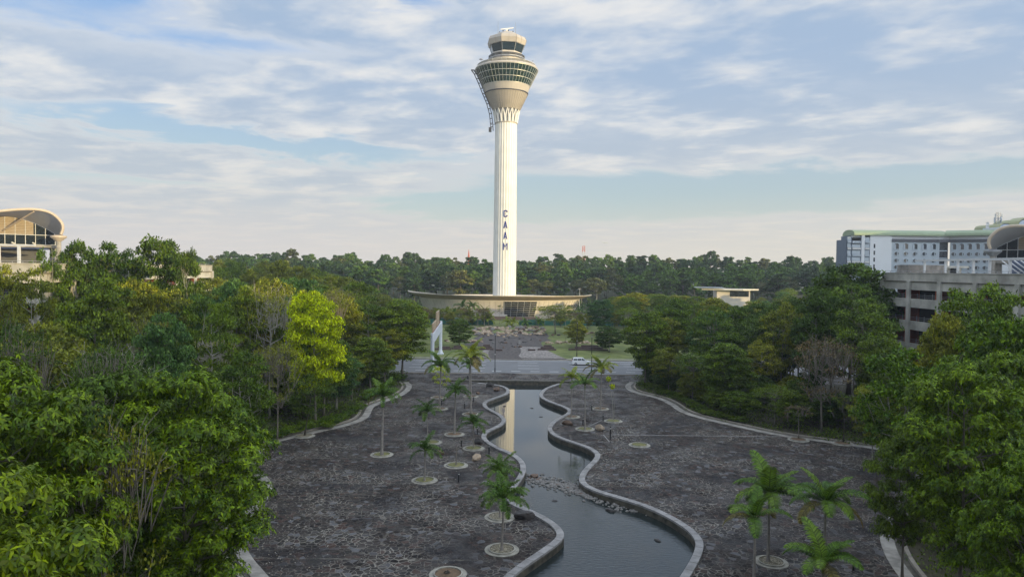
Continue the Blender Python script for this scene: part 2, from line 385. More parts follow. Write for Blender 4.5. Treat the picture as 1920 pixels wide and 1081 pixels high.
def water_mat():
    m = bpy.data.materials.new('pool_water'); m.use_nodes = True; nt = m.node_tree; N = nt.nodes.new; L = nt.links.new
    b = nt.nodes['Principled BSDF']; b.inputs['Base Color'].default_value = (.012, .018, .018, 1); b.inputs['Roughness'].default_value = .03
    b.inputs['IOR'].default_value = 1.45; b.inputs['Specular IOR Level'].default_value = .75
    tc = N('ShaderNodeTexCoord'); mp = N('ShaderNodeMapping'); mp.inputs['Scale'].default_value = (1.0, 2.6, 1); mp.inputs['Rotation'].default_value = (0, 0, .25); L(tc.outputs['Object'], mp.inputs[0])
    n = N('ShaderNodeTexNoise'); n.inputs['Scale'].default_value = 1.7; n.inputs['Detail'].default_value = 3; L(mp.outputs[0], n.inputs['Vector'])
    n2 = N('ShaderNodeTexNoise'); n2.inputs['Scale'].default_value = .12; n2.inputs['Detail'].default_value = 2; L(tc.outputs['Object'], n2.inputs['Vector'])
    sy = N('ShaderNodeSeparateXYZ'); L(tc.outputs['Object'], sy.inputs[0])
    far = N('ShaderNodeMapRange'); L(sy.outputs[1], far.inputs[0]); far.inputs[1].default_value = 60; far.inputs[2].default_value = 85; far.inputs[3].default_value = 1; far.inputs[4].default_value = .05
    mm = N('ShaderNodeMath'); mm.operation = 'MULTIPLY'; L(n2.outputs['Fac'], mm.inputs[0]); L(far.outputs[0], mm.inputs[1])
    m3 = N('ShaderNodeMath'); m3.operation = 'MULTIPLY'; L(mm.outputs[0], m3.inputs[0]); m3.inputs[1].default_value = .24
    bp = N('ShaderNodeBump'); L(m3.outputs[0], bp.inputs['Strength']); bp.inputs['Distance'].default_value = .35; L(n.outputs['Fac'], bp.inputs['Height']); L(bp.outputs[0], b.inputs['Normal'])
    return m
M_WATER = water_mat()
def grid_sheet(name, xs, ys, fz, m):
    V = [(x, y, fz(x, y)) for y in ys for x in xs]; nx = len(xs)
    Fq = [(j*nx+i, j*nx+i+1, (j+1)*nx+i+1, (j+1)*nx+i) for j in range(len(ys)-1) for i in range(nx-1)]
    return link(bpy.data.objects.new(name, np_mesh(name, V, Fq, m)))
pond = LW + RW[::-1]
def gfun(x, y):
    if YF-3 < y < YF+3.5 and LW[0][0]-3 < x < RW[0][0]+3: return -1.6
    if y < YF+3.5:
        if inside((x, y), pond) : return -1.6
        for q in pond[::3]:
            if abs(q[0]-x) < 3.6 and abs(q[1]-y) < 3.6: return -1.6
    return gz(x, y)-0.06
gxs = [-6000, -3000, -1500, -800, -500, -300, -200, -150, -110, -80, -60, -45, -35]+[-27+1.5*i for i in range(37)]+[35, 45, 60, 80, 110, 150, 200, 300, 500, 800, 1500, 3000, 6000]
gys = [-400, -100, -30, 0, 15, 25]+[30+1.5*i for i in range(70)]+[138, 145, 155, 165, 172, 185, 198, 212, 226, 260, 300, 330, 390, 460, 700, 1000, 1660, 3000, 7000]
gr = grid_sheet('ground', gxs, gys, gfun, M_GROUND); tag(gr, kind='structure')
# plaza paving, left and right of the water
pl = [p for p in LK]+[(LK[-1][0], 12), (LO[-1][0], 12)]+LO[::-1]+[(LO[0][0], YF+.3)]
pl_l = MB().prism(LK+[(LK[-1][0], 10), (LO[-1][0]+3, 10)]+LO[::-1]+[(LO[0][0]+.0, YF+1.0), (LK[0][0], YF+1.0)], -.05, 0.0)
tag(pl_l.build('plaza_paving', M_PAV, fix=True), kind='structure')
pl_r = MB().prism(RK+[(RK[-1][0], 10), (RO[-1][0]-3, 10)]+RO[::-1]+[(RO[0][0], YF+1.0), (RK[0][0], YF+1.0)], -.05, 0.0)
tag(pl_r.build('plaza_paving', M_PAV, fix=True), kind='structure')
YR0 = G(960, 700.5)[1]; YR1 = G(960, 674.5)[1]
tag(MB().box(-260, 300, YF+1.0, YR0-.35, -.05, 0.0).build('pavement', M_PAV), kind='structure')
# water sheet and copings
tag(MB().add([(-22, 12, -.55), (24, 12, -.55), (24, YF, -.55), (-22, YF, -.55)], [(0, 1, 2, 3)]).build('water', M_WATER), kind='structure')
for lw, lo in ((LW, LO), (RW, RO)):
    e = tag(strip(MB(), lw, lo, -.02, .16).build('pool_coping', M_COP, fix=True), kind='structure')
    tag(strip(MB(), offset(lw, 0.0), [(a[0]*.8+b[0]*.2, a[1]*.8+b[1]*.2) for a, b in zip(lw, lo)], -1.5, -.02).build('pool_wall', M_WALL, fix=True), kind='structure')
mbj = MB()
for lw, lo in ((LW, LO), (RW, RO)):
    acc = 0
    for i in range(1, len(lw)):
        acc += math.dist(lw[i], lw[i-1])
        if acc > 1.25: acc = 0; mbj.bar((lw[i][0], lw[i][1], .162), (lo[i][0], lo[i][1], .162), .03, .012)
g_ = np.random.default_rng(5); lv_ = MB()
for _ in range(3800):
    if g_.random() < .5: yy = g_.uniform(42, 130); s_ = 1 if g_.random() < .5 else -1; xx = kerb_x(yy, s_)-s_*abs(g_.normal())*3.5
    else: xx, yy = g_.uniform(-40, 45), g_.uniform(42, 131)
    if not (kerb_x(yy, -1)+.4 < xx < kerb_x(yy, 1)-.4) or inside((xx, yy), pond): continue
    a = g_.uniform(0, 6.28); L0 = g_.uniform(.04, .11); c_, s2 = math.cos(a)*L0, math.sin(a)*L0
    lv_.add([(xx-c_, yy-s2, .010), (xx+s2*.4, yy-c_*.4, .022), (xx+c_, yy+s2, .014), (xx-s2*.4, yy+c_*.4, .03)], [(0, 1, 2, 3)])
tag(lv_.build('fallen_leaves', mat('dry_leaf', (.34, .27, .17), .9, var=.4, scale=1.5, col2=(.52, .48, .42))), 'dry pale leaves scattered over the plaza paving', 'leaf litter', None, 'stuff')
tag(mbj.build('coping_joints', M_WALL), kind='structure')
LW0 = LW[0]; RW0 = RW[0]
tag(MB().box(LW0[0]-9, RW0[0]+4.5, YF-.15, YF+1.0, -.02, .30).box(LW0[0]-.4, RW0[0]+.4, YF-.1, YF+.9, -1.5, -.02).build('pool_end_wall', M_WALL), kind='structure')
# low dark weir mound behind the pool
xm0, ym0 = G(845, 709); xm1, _ = G(1040, 709)
mb = MB(); n = 28
for i in range(n+1):
    t = i/n; xx = lerp(xm0, xm1, t); h = .85*math.sin(math.pi*t)**1.4
    mb.v += [(xx, YF+1.3, .004), (xx, YF+2.6, .004+h*.25), (xx, YF+6, .004+h), (xx, YF+6.6, .004+h*.7), (xx, YF+7.2, .004)]
for i in range(n):
    for k in range(4): a = i*5+k; mb.f.append((a, a+5, a+6, a+1))
tag(mb.build('weir_mound', M_PAV, smooth=True), kind='structure')
# kerb paths round the plaza
for K, s in ((LK, -1), (RK, 1)):
    A = offset(K, .9); B = offset(K, -.9); out = A if (A[40][0]-K[40][0])*s > 0 else B
    d = .9 if out is A else -.9
    A0, A1, A2, A3 = offset(K, -d*.1), offset(K, d*1.05), offset(K, d*1.6), offset(K, d*1.95)
    tag(strip(MB(), A0, A1, -.05, .05).build('kerb_path', M_CONC, fix=True), kind='structure')
    tag(strip(MB(), A1, A2, -.05, -.02).build('drain_channel', M_WALL, fix=True), kind='structure')
    tag(strip(MB(), A2, A3, -.05, .20).build('kerb', M_KERB, fix=True), kind='structure')
    B0 = offset(K, d*1.95); far = [(s*64, p[1]) for p in B0]
    tag(strip(MB(), B0, far, -.04, .10).build('planting_bed', M_SOIL, fix=True), kind='structure')
# road, kerbs, markings
tag(MB().box(-420, 420, YR0, YR1, -.04, .004).build('road', M_ROAD), kind='structure')
tag(MB().box(-420, 420, YR0-.35, YR0, -.05, .13).build('road_kerb', M_KERB), kind='structure')
tag(MB().box(-420, 420, YR1, YR1+.35, -.05, .13).build('road_kerb', M_KERB), kind='structure')
mk = MB()
def mark(x0, x1, yc, w): mk.box(x0, x1, yc-w/2, yc+w/2, .002, .012)
Ym = [G(960, v)[1] for v in (695.5, 690.2, 684.6, 679.3, 676.2)]
for k in range(-60, 60): mark(k*4.1, k*4.1+2.0, Ym[0], .24)
for yy in Ym[1:4]:
    for k in range(-22, 22): mark(k*12+1.5, k*12+6.2, yy, .17)
mark(-420, 420, Ym[4], .17); mark(-420, 420, YR0+.5, .12)
xg, _ = G(806, 694); mark(-60, xg, Ym[0]+.0, .26) if False else None
tag(mk.build('road_markings', M_PAINT), kind='structure')
# lawn beyond the road, far pavement, cobbled apron, stone bed of the cascade
lys = [YR1+.35, 168, 172, 180, 190, 198, 205, 212, 219, 226, 240, 262, 300]; lxs = [-200, -120, -70, -50, -35, -25, -15, -8, 0, 8, 15, 25, 35, 50, 70, 120, 220]
tag(grid_sheet('lawn', lxs, lys, lambda x, y: gz(x, y)+.01, M_GRASS), kind='structure')
tag(MB().box(-200, 220, YR1+2.2, YR1+3.4, -.03, .03).build('footpath', M_CONC), kind='structure')
M_COB = mat('dark_cobbles', (.13, .115, .11), .85, var=.4, scale=1.6, bump=.8, col2=(.36, .32, .29))
M_STREAM = mat('dark_stone_bed', (.045, .040, .040), .8, var=.5, scale=1.4, bump=.8, col2=(.12, .10, .09))
def sheet(name, pts, m, off):
    V = []; Fq = []; n = len(pts[0])
    for row in pts: V += [(x, y, gz(x, y)+off) for x, y in row]
    for j in range(len(pts)-1):
        for i in range(n-1): Fq.append((j*n+i, j*n+i+1, (j+1)*n+i+1, (j+1)*n+i))
    return tag(link(bpy.data.objects.new(name, np_mesh(name, V, Fq, m))), kind='structure')
def band(name, y0, y1, xa0, xb0, xa1, xb1, m, off, ny=6, wob=0.0):
    rows = []
    for j in range(ny+1):
        t = j/ny; yy = lerp(y0, y1, t); a = lerp(xa0, xa1, t)+wob*rng.normal(); b = lerp(xb0, xb1, t)+wob*rng.normal()
        rows.append([(lerp(a, b, i/4), yy) for i in range(5)])
    return sheet(name, rows, m, off)
ax0 = G(886, 672)[0]; ax1 = G(1066, 672)[0]; Ya1 = 187.5
band('cobbled_apron', YR1+.5, Ya1, ax0, ax1, ax0+3, ax1-6, M_COB, .03)
band('stream_bed', YR1+.6, Ya1, -4.5, 2.5, -5.5, 2.5, M_STREAM, .04, 6, .5)
band('stream_bed', Ya1, 214, -11, 9, -10, 12, M_STREAM, .05, 8, 1.6)
# ------------------------------------------------------------------ control tower
M_WHITE = mat('white_panels', (.74, .72, .66), .5, var=.07, scale=.22, col2=(.80, .78, .72))
M_WRIB = mat('white_ribs', (.78, .77, .73), .5, var=.04, scale=.4)
M_BEIGE = mat('beige_cladding', (.41, .37, .32), .5, var=.07, scale=.35)
M_BEIGE2 = mat('light_beige_cladding', (.47, .43, .38), .5, var=.07, scale=.35)
M_GREY = mat('grey_steel', (.30, .31, .33), .5, .3, var=.15, scale=2)
M_DARKM = mat('dark_metal', (.045, .047, .055), .5, .2, var=.2, scale=3)
M_GLASS = mat('dark_green_glass', (.012, .035, .030), .08, 0, var=.4, scale=.5, spec=.9)
M_GLASSB = mat('dark_blue_glass', (.010, .025, .038), .05, 0, var=.3, scale=.3, spec=1.0)
M_NAVY = mat('navy_letters', (.03, .04, .22), .5, var=.1)
TY = 284.0; TX = AT(945.5, 556, TY)[0]
TXtop = TX+0.15
def zt(y): return AT(948, y, TY)[1]
T = empty('control_tower', (TX, TY, 3.0), 0, 'tall white fluted air traffic control tower with a flared glazed head', 'tower')
def tb(mb, name, m, parent=T, **k): 
    mb.v = [(x, y, z-3.0) for x, y, z in mb.v]; return mb.build(name, m, parent, **k)
NF = 26; n = NF*6
mod = lambda k: 1.0+(.030 if k % 6 in (0,) else (.024 if k % 6 in (1, 5) else 0))
zs0, zs1 = 3.0, zt(233)
tb(MB().revolve([(4.72, zs0), (4.62, 30), (4.45, 60), (4.36, zs1)], n, mod), 'shaft', M_WHITE)
tb(MB().revolve([(4.55, zs1), (4.75, zs1+.05), (4.75, zs1+.45), (4.55, zs1+.5)], 64), 'collar', M_BEIGE)
zn = zt(207.5)
tb(MB().revolve([(4.15, zs1+.3), (4.35, zs1+2), (5.0, zn+.2)], 48), 'neck_core', M_GREY)
mb = MB()
for k in range(18):
    a = 2*math.pi*k/18+.1
    for sgn in (-1, 1):
        pts = []; rad = []
        for i in range(7):
            t = i/6; aa = a+sgn*t**1.7*math.pi/18; rr = lerp(4.45, 5.62, t**1.25); pts.append((rr*math.cos(aa), rr*math.sin(aa), lerp(zs1+.4, zn+.1, t))); rad.append(lerp(.44, .13, t))
        mb.tube(pts, rad, 6)
tb(mb, 'neck_ribs', M_WRIB)
zr, zgb, zgt = zt(178), zt(164), zt(134.3)
tb(MB().revolve([(5.60, zn), (6.9, lerp(zn, zr, .40)), (8.75, zr)], 48), 'lower_cone', M_BEIGE)
mb = MB()                                  # standing seams of the cone
for k in range(48):
    a = 2*math.pi*(k+.5)/48; c, s = math.cos(a), math.sin(a)
    mb.bar((5.66*c, 5.66*s, zn), (6.97*c, 6.97*s, lerp(zn, zr, .40)), .10); mb.bar((6.97*c, 6.97*s, lerp(zn, zr, .40)), (8.82*c, 8.82*s, zr), .10)
for t in (.33, .66):
    z_ = lerp(zn, zr, t); rr = interp(t, [(0, 5.6), (.4, 6.9), (1, 8.75)])+.06; mb.revolve([(rr-.1, z_-.05), (rr, z_-.05), (rr, z_+.05), (rr-.1, z_+.05)], 48)
tb(mb, 'seams', mat('seam_metal', (.36, .32, .28), .5, var=.1))
tb(MB().revolve([(8.7, zr), (9.0, zr+.1), (9.0, zr+.45), (8.7, zr+.5)], 64), 'ledge', M_DARKM)
tb(MB().revolve([(8.8, zr+.5), (9.65, zgb)], 48), 'upper_cone', M_BEIGE2)
tb(MB().revolve([(9.66, zgb), (12.9, zgt)], 48), 'glazing', M_GLASS)
mb = MB()
for k in range(48):
    a = 2*math.pi*k/48; c, s = math.cos(a), math.sin(a); mb.bar((9.72*c, 9.72*s, zgb), (12.98*c, 12.98*s, zgt), .10)
for t in (0, .33, .66, 1):
    z_ = lerp(zgb, zgt, t); rr = lerp(9.66, 12.9, t)+.08; mb.revolve([(rr-.15, z_-.08), (rr, z_-.08), (rr+.02, z_+.08), (rr-.13, z_+.08)], 48)
tb(mb, 'mullions', mat('mullion_metal', (.50, .50, .46), .4, .2, var=.05))
zrim = zgt+.95
tb(MB().revolve([(12.95, zgt+.03), (13.1, zgt+.25), (12.8, zrim-.1), (12.6, zrim), (6, zrim+.15)], 48), 'rim', M_BEIGE2)
mb = MB()                                  # railing round the deck
for h in (.5, 1.0): mb.revolve([(12.1, zrim+h), (12.16, zrim+h), (12.16, zrim+h+.06), (12.1, zrim+h+.06)], 48)
for k in range(40):
    a = 2*math.pi*k/40; mb.bar((12.13*math.cos(a), 12.13*math.sin(a), zrim), (12.13*math.cos(a), 12.13*math.sin(a), zrim+1.05), .06)
tb(mb, 'deck_railing', M_WRIB)
z1 = zt(114); z2 = zt(110.5); z3 = zt(101.8); z4 = zt(88.5); z5 = zt(79.5); z6 = zt(73.5); z7 = zt(66.5)
tb(MB().revolve([(6.4, zrim+.1), (6.4, z1)], 16, a0=.15), 'equipment_drum', M_BEIGE2)
mb = MB()
for k in range(12):
    a = 2*math.pi*k/12+.3; mb.box(-.5, .5, -.1, .1, 0, 1.9); nv = mb.v[-8:]; del mb.v[-8:]
    for vx, vy, vz in nv: mb.v.append((vx*-math.sin(a)+(6.45+vy)*math.cos(a), vx*math.cos(a)+(6.45+vy)*math.sin(a), zrim+.5+vz))
mb.v = [(x, y, z-3.0) for x, y, z in mb.v]; pieces(mb, 'drum_window', M_DARKM, T)
tb(MB().revolve([(6.4, z1), (7.7, z1+.1), (7.7, z1+.4), (6.0, z1+.45)], 16, a0=.15), 'balcony', M_GREY)
mb = MB()
for h in (.5, 1.0): mb.revolve([(7.5, z1+.4+h), (7.58, z1+.4+h), (7.58, z1+.46+h), (7.5, z1+.46+h)], 16, a0=.15)
for k in range(16):
    a = 2*math.pi*k/16+.15; mb.bar((7.54*math.cos(a), 7.54*math.sin(a), z1+.4), (7.54*math.cos(a), 7.54*math.sin(a), z1+1.45), .08)
tb(mb, 'balcony_railing', M_GREY)
A8 = math.pi/8+.12
tb(MB().revolve([(6.2, z1+.45), (6.35, z3-.1)], 8, a0=A8), 'cab_base', M_BEIGE2)
tb(MB().revolve([(6.15, z3-.1), (6.3, z3), (7.35, z4)], 8, a0=A8), 'cab_glass', M_GLASSB)
mb = MB()
for k in range(8):
    a = A8+2*math.pi*k/8; mb.bar((6.36*math.cos(a), 6.36*math.sin(a), z3), (7.4*math.cos(a), 7.4*math.sin(a), z4), .16)
mb.v = [(x, y, z-3.0) for x, y, z in mb.v]; pieces(mb, 'cab_post', M_GREY, T)
tb(MB().revolve([(7.38, z4), (7.75, z4+.1), (8.3, z5), (7.6, z6), (4.3, z7), (3.8, z7+.5)], 8, a0=A8), 'cab_visor', M_BEIGE)
mb = MB()
for k in range(16):
    a = A8+2*math.pi*k/16; q = 1 if k % 2 == 0 else math.cos(math.pi/8)
    mb.bar((7.8*q*math.cos(a), 7.8*q*math.sin(a), z4+.1), (8.34*q*math.cos(a), 8.34*q*math.sin(a), z5), .09); mb.bar((8.34*q*math.cos(a), 8.34*q*math.sin(a), z5), (7.64*q*math.cos(a), 7.64*q*math.sin(a), z6), .09)
mb.v = [(x, y, z-3.0) for x, y, z in mb.v]; pieces(mb, 'visor_joint', mat('seam_metal2', (.28, .24, .2), .6), T)
zc = z7+.5
tb(MB().tube([(-3.7, -.6, zc-1), (-3.7, -.6, zt(41))], [.1, .05], 6), 'mast', M_GREY)
tb(MB().tube([(3.5, -.6, zc-1), (3.5, -.6, zt(43))], [.1, .05], 6), 'mast', M_GREY)
tb(MB().tube([(0, 0, zc-.2), (0, 0, zc+1.3)], [.45, .3], 8).box(-.5, .5, -.4, .4, zc+1.3, zc+1.9), 'radar_pedestal', M_WRIB)
zz_ = zc+2.05
tb(MB().bar((-2.6, -.3, zz_-.25), (2.7, -.1, zz_+.45), .22, .35), 'radar_bar', M_WRIB)
mb = MB()
for k in range(9):
    a = 2*math.pi*k/9; q = 3.2; tb(MB().tube([(q*math.cos(a), q*math.sin(a), zc-.5), (q*math.cos(a), q*math.sin(a), zc+.2), (q*math.cos(a), q*math.sin(a), zc+.25), (q*math.cos(a), q*math.sin(a), zc+.6)], [.1, .1, .25, .2], 6), 'roof_light', M_DARKM)
for xx, yy, hh in ((-10.4, -4, 2.6), (8.9, -6, 1.6), (-11.3, -2.6, 1.4), (10.6, -3.2, 2.8), (11.0, -1.5, 1.5)):
    mbx = MB().tube([(xx, yy, zrim), (xx, yy, zrim+hh)], .07, 5)
    if hh == 2.6: mbx.revolve([(.0, zrim+hh-.2), (.8, zrim+hh), (.85, zrim+hh+.1), (0, zrim+hh+.6)], 12, cx=xx, cy=yy)
    elif hh > 2: mbx.bar((xx-.6, yy, zrim+hh-.3), (xx+.6, yy, zrim+hh-.3), .08)
    tb(mbx, 'antenna', M_GREY)
# service ladder hung outside the flare on the left
prof = [(14.6, zt(134)), (13.4, zt(141)), (11.6, zt(158)), (9.9, zt(177)), (8.1, zt(196)), (7.0, zt(214)), (6.5, zt(232)), (6.3, zt(246))]
mb = MB(); dirv = (-math.cos(.10), -math.sin(.10))
P = [Vector((r*dirv[0], r*dirv[1], z)) for r, z in prof]
side = Vector((-dirv[1], dirv[0], 0))
for o1 in (-.45, .45):
    for dr in (0, 1.0):
        for a, b in zip(P[:-1], P[1:]):
            off = side*o1+Vector((dirv[0], dirv[1], 0))*(-dr); mb.bar(a+off, b+off, .20)
for a, b in zip(P[:-1], P[1:]):
    L_ = (b-a).length; k = max(1, int(L_/1.5))
    for i in range(k):
        c = a.lerp(b, i/k); inn = Vector((dirv[0], dirv[1], 0))*-1.0
        for o1 in (-.45, .45): mb.bar(c+side*o1, c+side*o1+inn, .15); 
        mb.bar(c-side*.45, c+side*.45, .09); mb.bar(c-side*.45+inn, c+side*.45+inn, .09)
        c2 = a.lerp(b, (i+1)/k); mb.bar(c+side*.45, c2+side*.45+inn, .06)
tb(mb, 'service_ladder', M_DARKM)
tb(MB().box(-7.1, -6.0, -1.2, .2, zt(248), zt(240)), 'ladder_cage', M_DARKM)
for a_, b_, w_ in (((-6.5, -.5, zt(234)), (-4.4, -.3, zt(234)), .15), ((-14.5, -1.4, zt(134)), (-12.8, -1.2, zt(134)), .2)): tb(MB().bar(a_, b_, w_), 'ladder_stay', M_DARKM)
# the four letters down the shaft, built of strokes
def stroke_letter(ch, w, h):
    mb = MB(); t = .42; d = .16
    def seg(a, b, tt=t): mb.bar((a[0], 0, a[1]), (b[0], 0, b[1]), tt, d)
    if ch == 'A':
        mb.add([(-w/2, -d/2, 0), (-w/2+t, -d/2, 0), (t*.5, -d/2, h), (-t*.5, -d/2, h), (-w/2, d/2, 0), (-w/2+t, d/2, 0), (t*.5, d/2, h), (-t*.5, d/2, h)], [(0,1,2,3),(7,6,5,4),(0,4,5,1),(1,5,6,2),(2,6,7,3),(3,7,4,0)])
        mb.add([(w/2-t, -d/2-.02, 0), (w/2, -d/2-.02, 0), (t*.5, -d/2-.02, h), (-t*.5, -d/2-.02, h), (w/2-t, d/2+.02, 0), (w/2, d/2+.02, 0), (t*.5, d/2+.02, h), (-t*.5, d/2+.02, h)], [(0,1,2,3),(7,6,5,4),(0,4,5,1),(1,5,6,2),(2,6,7,3),(3,7,4,0)])
        mb.box(-w*.28, w*.28, -d/2+.02, d/2-.02, h*.22, h*.22+t*.8)
    elif ch == 'C':
        c = .35
        poly = [(w/2, h*.68), (w/2, h-c), (w/2-c, h), (-w/2+c, h), (-w/2, h-c), (-w/2, c), (-w/2+c, 0), (w/2-c, 0), (w/2, c), (w/2, h*.32),
                (w/2-t, h*.32), (w/2-t, c*1.35), (w/2-t-.1, t), (-w/2+t+.1, t), (-w/2+t, c*1.35), (-w/2+t, h-c*1.35), (-w/2+t+.1, h-t), (w/2-t-.1, h-t), (w/2-t, h-c*1.35), (w/2-t, h*.68)]
        q = MB().prism(poly, -d/2, d/2); mb.add([(a, -c_, b) for a, b, c_ in q.v], q.f)
    else:
        mb.box(-w/2, -w/2+t, -d/2, d/2, 0, h).box(w/2-t, w/2, -d/2, d/2, 0, h)
        seg((-w/2+t*.6, h-.15), (0, h*.42), t*.85); seg((w/2-t*.6, h-.15), (0, h*.42), t*.85)
    return mb
aL = R(-90+3)
for ch, yc in (('C', 402), ('A', 422.6), ('A', 442.3), ('M', 462.5)):
    w, h = (1.62 if ch != 'M' else 1.85), 2.85; mb = stroke_letter(ch, w, h); zb = zt(yc)-h/2; rr = 4.70
    a = aL+.0; tang = Vector((-math.sin(a), math.cos(a), 0)); outw = Vector((math.cos(a), math.sin(a), 0))
    mb.v = [tuple(outw*(rr-y_)+tang*x_+Vector((0, 0, zb+z_))) for x_, y_, z_ in mb.v]
    o = tb(mb, 'letter', M_NAVY, fix=True); o['label'] = 'dark blue capital %s on the shaft' % ch
# ------------------------------------------------------------------ curved building at the foot of the tower
M_SOFF = mat('roof_soffit', (.36, .28, .21), .6, var=.12, scale=.5)
M_STONE = mat('pale_stone_cladding', (.62, .57, .52), .65, var=.1, scale=.3)
M_ROOFM = mat('roof_metal', (.40, .36, .30), .5, .2, var=.1, scale=.3)
BX, BY = AT(937, 552, 294)[0], 294.0
B = empty('tower_base_building', (BX, BY, 3.0), 0, 'low curved building with an upswept boat-shaped roof at the tower foot', 'building')
def ell(a, ra, rb): return (ra*math.cos(a), rb*math.sin(a))
RA, RB = 39.4, 33.0
def rimz(a): return 8.0+.5*max(0, -math.cos(a))**3-.35*max(0, math.cos(a))**2-2.9*max(0, math.sin(a))+.25
mb = MB(); n = 96; rows = [(1.0, .0, 1), (1.0, .30, 1), (.93, -.15, 1), (.05, -.2, 0)]
for rf, dz, k_ in rows:
    for k in range(n): a = 2*math.pi*k/n; x_, y_ = ell(a, RA*rf, RB*rf); mb.v.append((x_, y_, (rimz(a) if rf > .9 else 5.6)+dz))
for j in range(3):
    for k in range(n): k2 = (k+1) % n; mb.f.append((j*n+k, j*n+k2, (j+1)*n+k2, (j+1)*n+k))
mb.build('roof', M_ROOFM, B)
mb = MB()
for rf, z_ in ((.999, None), (.93, 7.05), (.865, 6.3)):
    for k in range(n): a = 2*math.pi*k/n; x_, y_ = ell(a, RA*rf, RB*rf); mb.v.append((x_, y_, rimz(a)+.02 if z_ is None else z_+.5*(rimz(a)-8.0)))
for j in range(2):
    for k in range(n): k2 = (k+1) % n; mb.f.append((j*n+k2, j*n+k, (j+1)*n+k, (j+1)*n+k2))
mb.build('soffit', M_SOFF, B)
def wallpt(a, z):                        # wall leans outwards as it rises
    f = lerp(.81, .87, z/6.0); return ell(a, RA*f, RB*f)
mb = MB()
for z_ in (-1.5, 6.6):
    for k in range(n): a = 2*math.pi*k/n; mb.v.append((*wallpt(a, z_), z_))
for k in range(n): k2 = (k+1) % n; mb.f.append((k, k2, n+k2, n+k))
mb.build('wall', M_STONE, B)
mb = MB()                                # joints between the panels
for k in range(n):
    a = 2*math.pi*(k+.5)/n
    if math.sin(a) < .2: p0 = wallpt(a, 0); p1 = wallpt(a, 6); mb.bar((p0[0]*1.002, p0[1]*1.002, 0), (p1[0]*1.002, p1[1]*1.002, 6), .05)
mb.build('wall_joints', mat('joint_grey', (.3, .27, .24), .8), B)
def angle_for(px):                       # angle on the wall seen at a given picture column
    best = None
    for k in range(400):
        a = math.pi+math.pi*k/400; x_, y_ = wallpt(a, 3); q = ray(px, 580); X = q.x/q.y*(BY+y_)-BX
        e = abs(X-x_); best = (e, a) if best is None or e < best[0] else best
    return best[1]
def curved_window(px0, px1, z0, z1, nc, nr, name='window'):
    a0, a1 = angle_for(px0), angle_for(px1); g = MB(); f = MB(); ns = 12
    for z_ in (z0, z1):
        for k in range(ns+1): x_, y_ = wallpt(lerp(a0, a1, k/ns), z_); g.v.append((x_*1.006, y_*1.006, z_))
    for k in range(ns): g.f.append((k, k+1, ns+2+k, ns+1+k))
    w = g.build(name, mat('black_glass', (.014, .016, .02), .12, var=.3, spec=.8), B)
    for i in range(nc+1):
        a = lerp(a0, a1, i/nc); p, q = wallpt(a, z0), wallpt(a, z1); f.bar((p[0]*1.008, p[1]*1.008, z0), (q[0]*1.008, q[1]*1.008, z1), .11)
    for j in range(nr+1):
        z_ = lerp(z0, z1, j/nr)
        for k in range(ns): p, q = wallpt(lerp(a0, a1, k/ns), z_), wallpt(lerp(a0, a1, (k+1)/ns), z_); f.bar((p[0]*1.008, p[1]*1.008, z_), (q[0]*1.008, q[1]*1.008, z_), .09)
    f.build('window_frame', mat('window_frame_metal', (.45, .45, .45), .4, .3), w); return w
curved_window(946, 1004, -.7, 6.1, 5, 8)
curved_window(1062, 1087, 2.9, 4.3, 6, 2); curved_window(1055, 1078, .6, 1.5, 6, 1); curved_window(1012, 1021, 3.7, 4.3, 2, 1)
MB().box(-3.5, 3.5, -29.6, -26.2, -1, 1.0).build('entrance_block', M_STONE, B)
MB().box(-8.5, 16, -31.6, -31.3, -1, .5).build('low_wall', mat('brick_brown', (.20, .13, .10), .8, var=.3, scale=3), B)
# ------------------------------------------------------------------ green mesh fence, cars behind it, site cabin
M_FENCE = mat('green_windbreak', (.035, .15, .12), .8, var=.3, scale=.3)
fx0 = AT(796, 608, 238)[0]; fx1 = AT(1300, 608, 238)[0]
FZ = gz(0, 238)
FN = empty('mesh_fence', (fx0, 238, FZ), 0, 'long green mesh fence in front of the curved building', 'fence')
mb = MB(); pm_ = MB(); k = 0; x_ = 0.0
while x_ < fx1-fx0:
    w_ = 3.0
    if not (22 < x_ < 31): mb.box(x_+.06, x_+w_-.06, -.02, .02, .1, 1.85+.15*math.sin(k*1.7))
    pm_.tube([(x_, 0, 0), (x_, 0, 2.5)], .05, 5); x_ += w_; k += 1
pieces(mb, 'mesh_panel', M_FENCE, FN); pieces(pm_, 'post', M_GREY, FN)
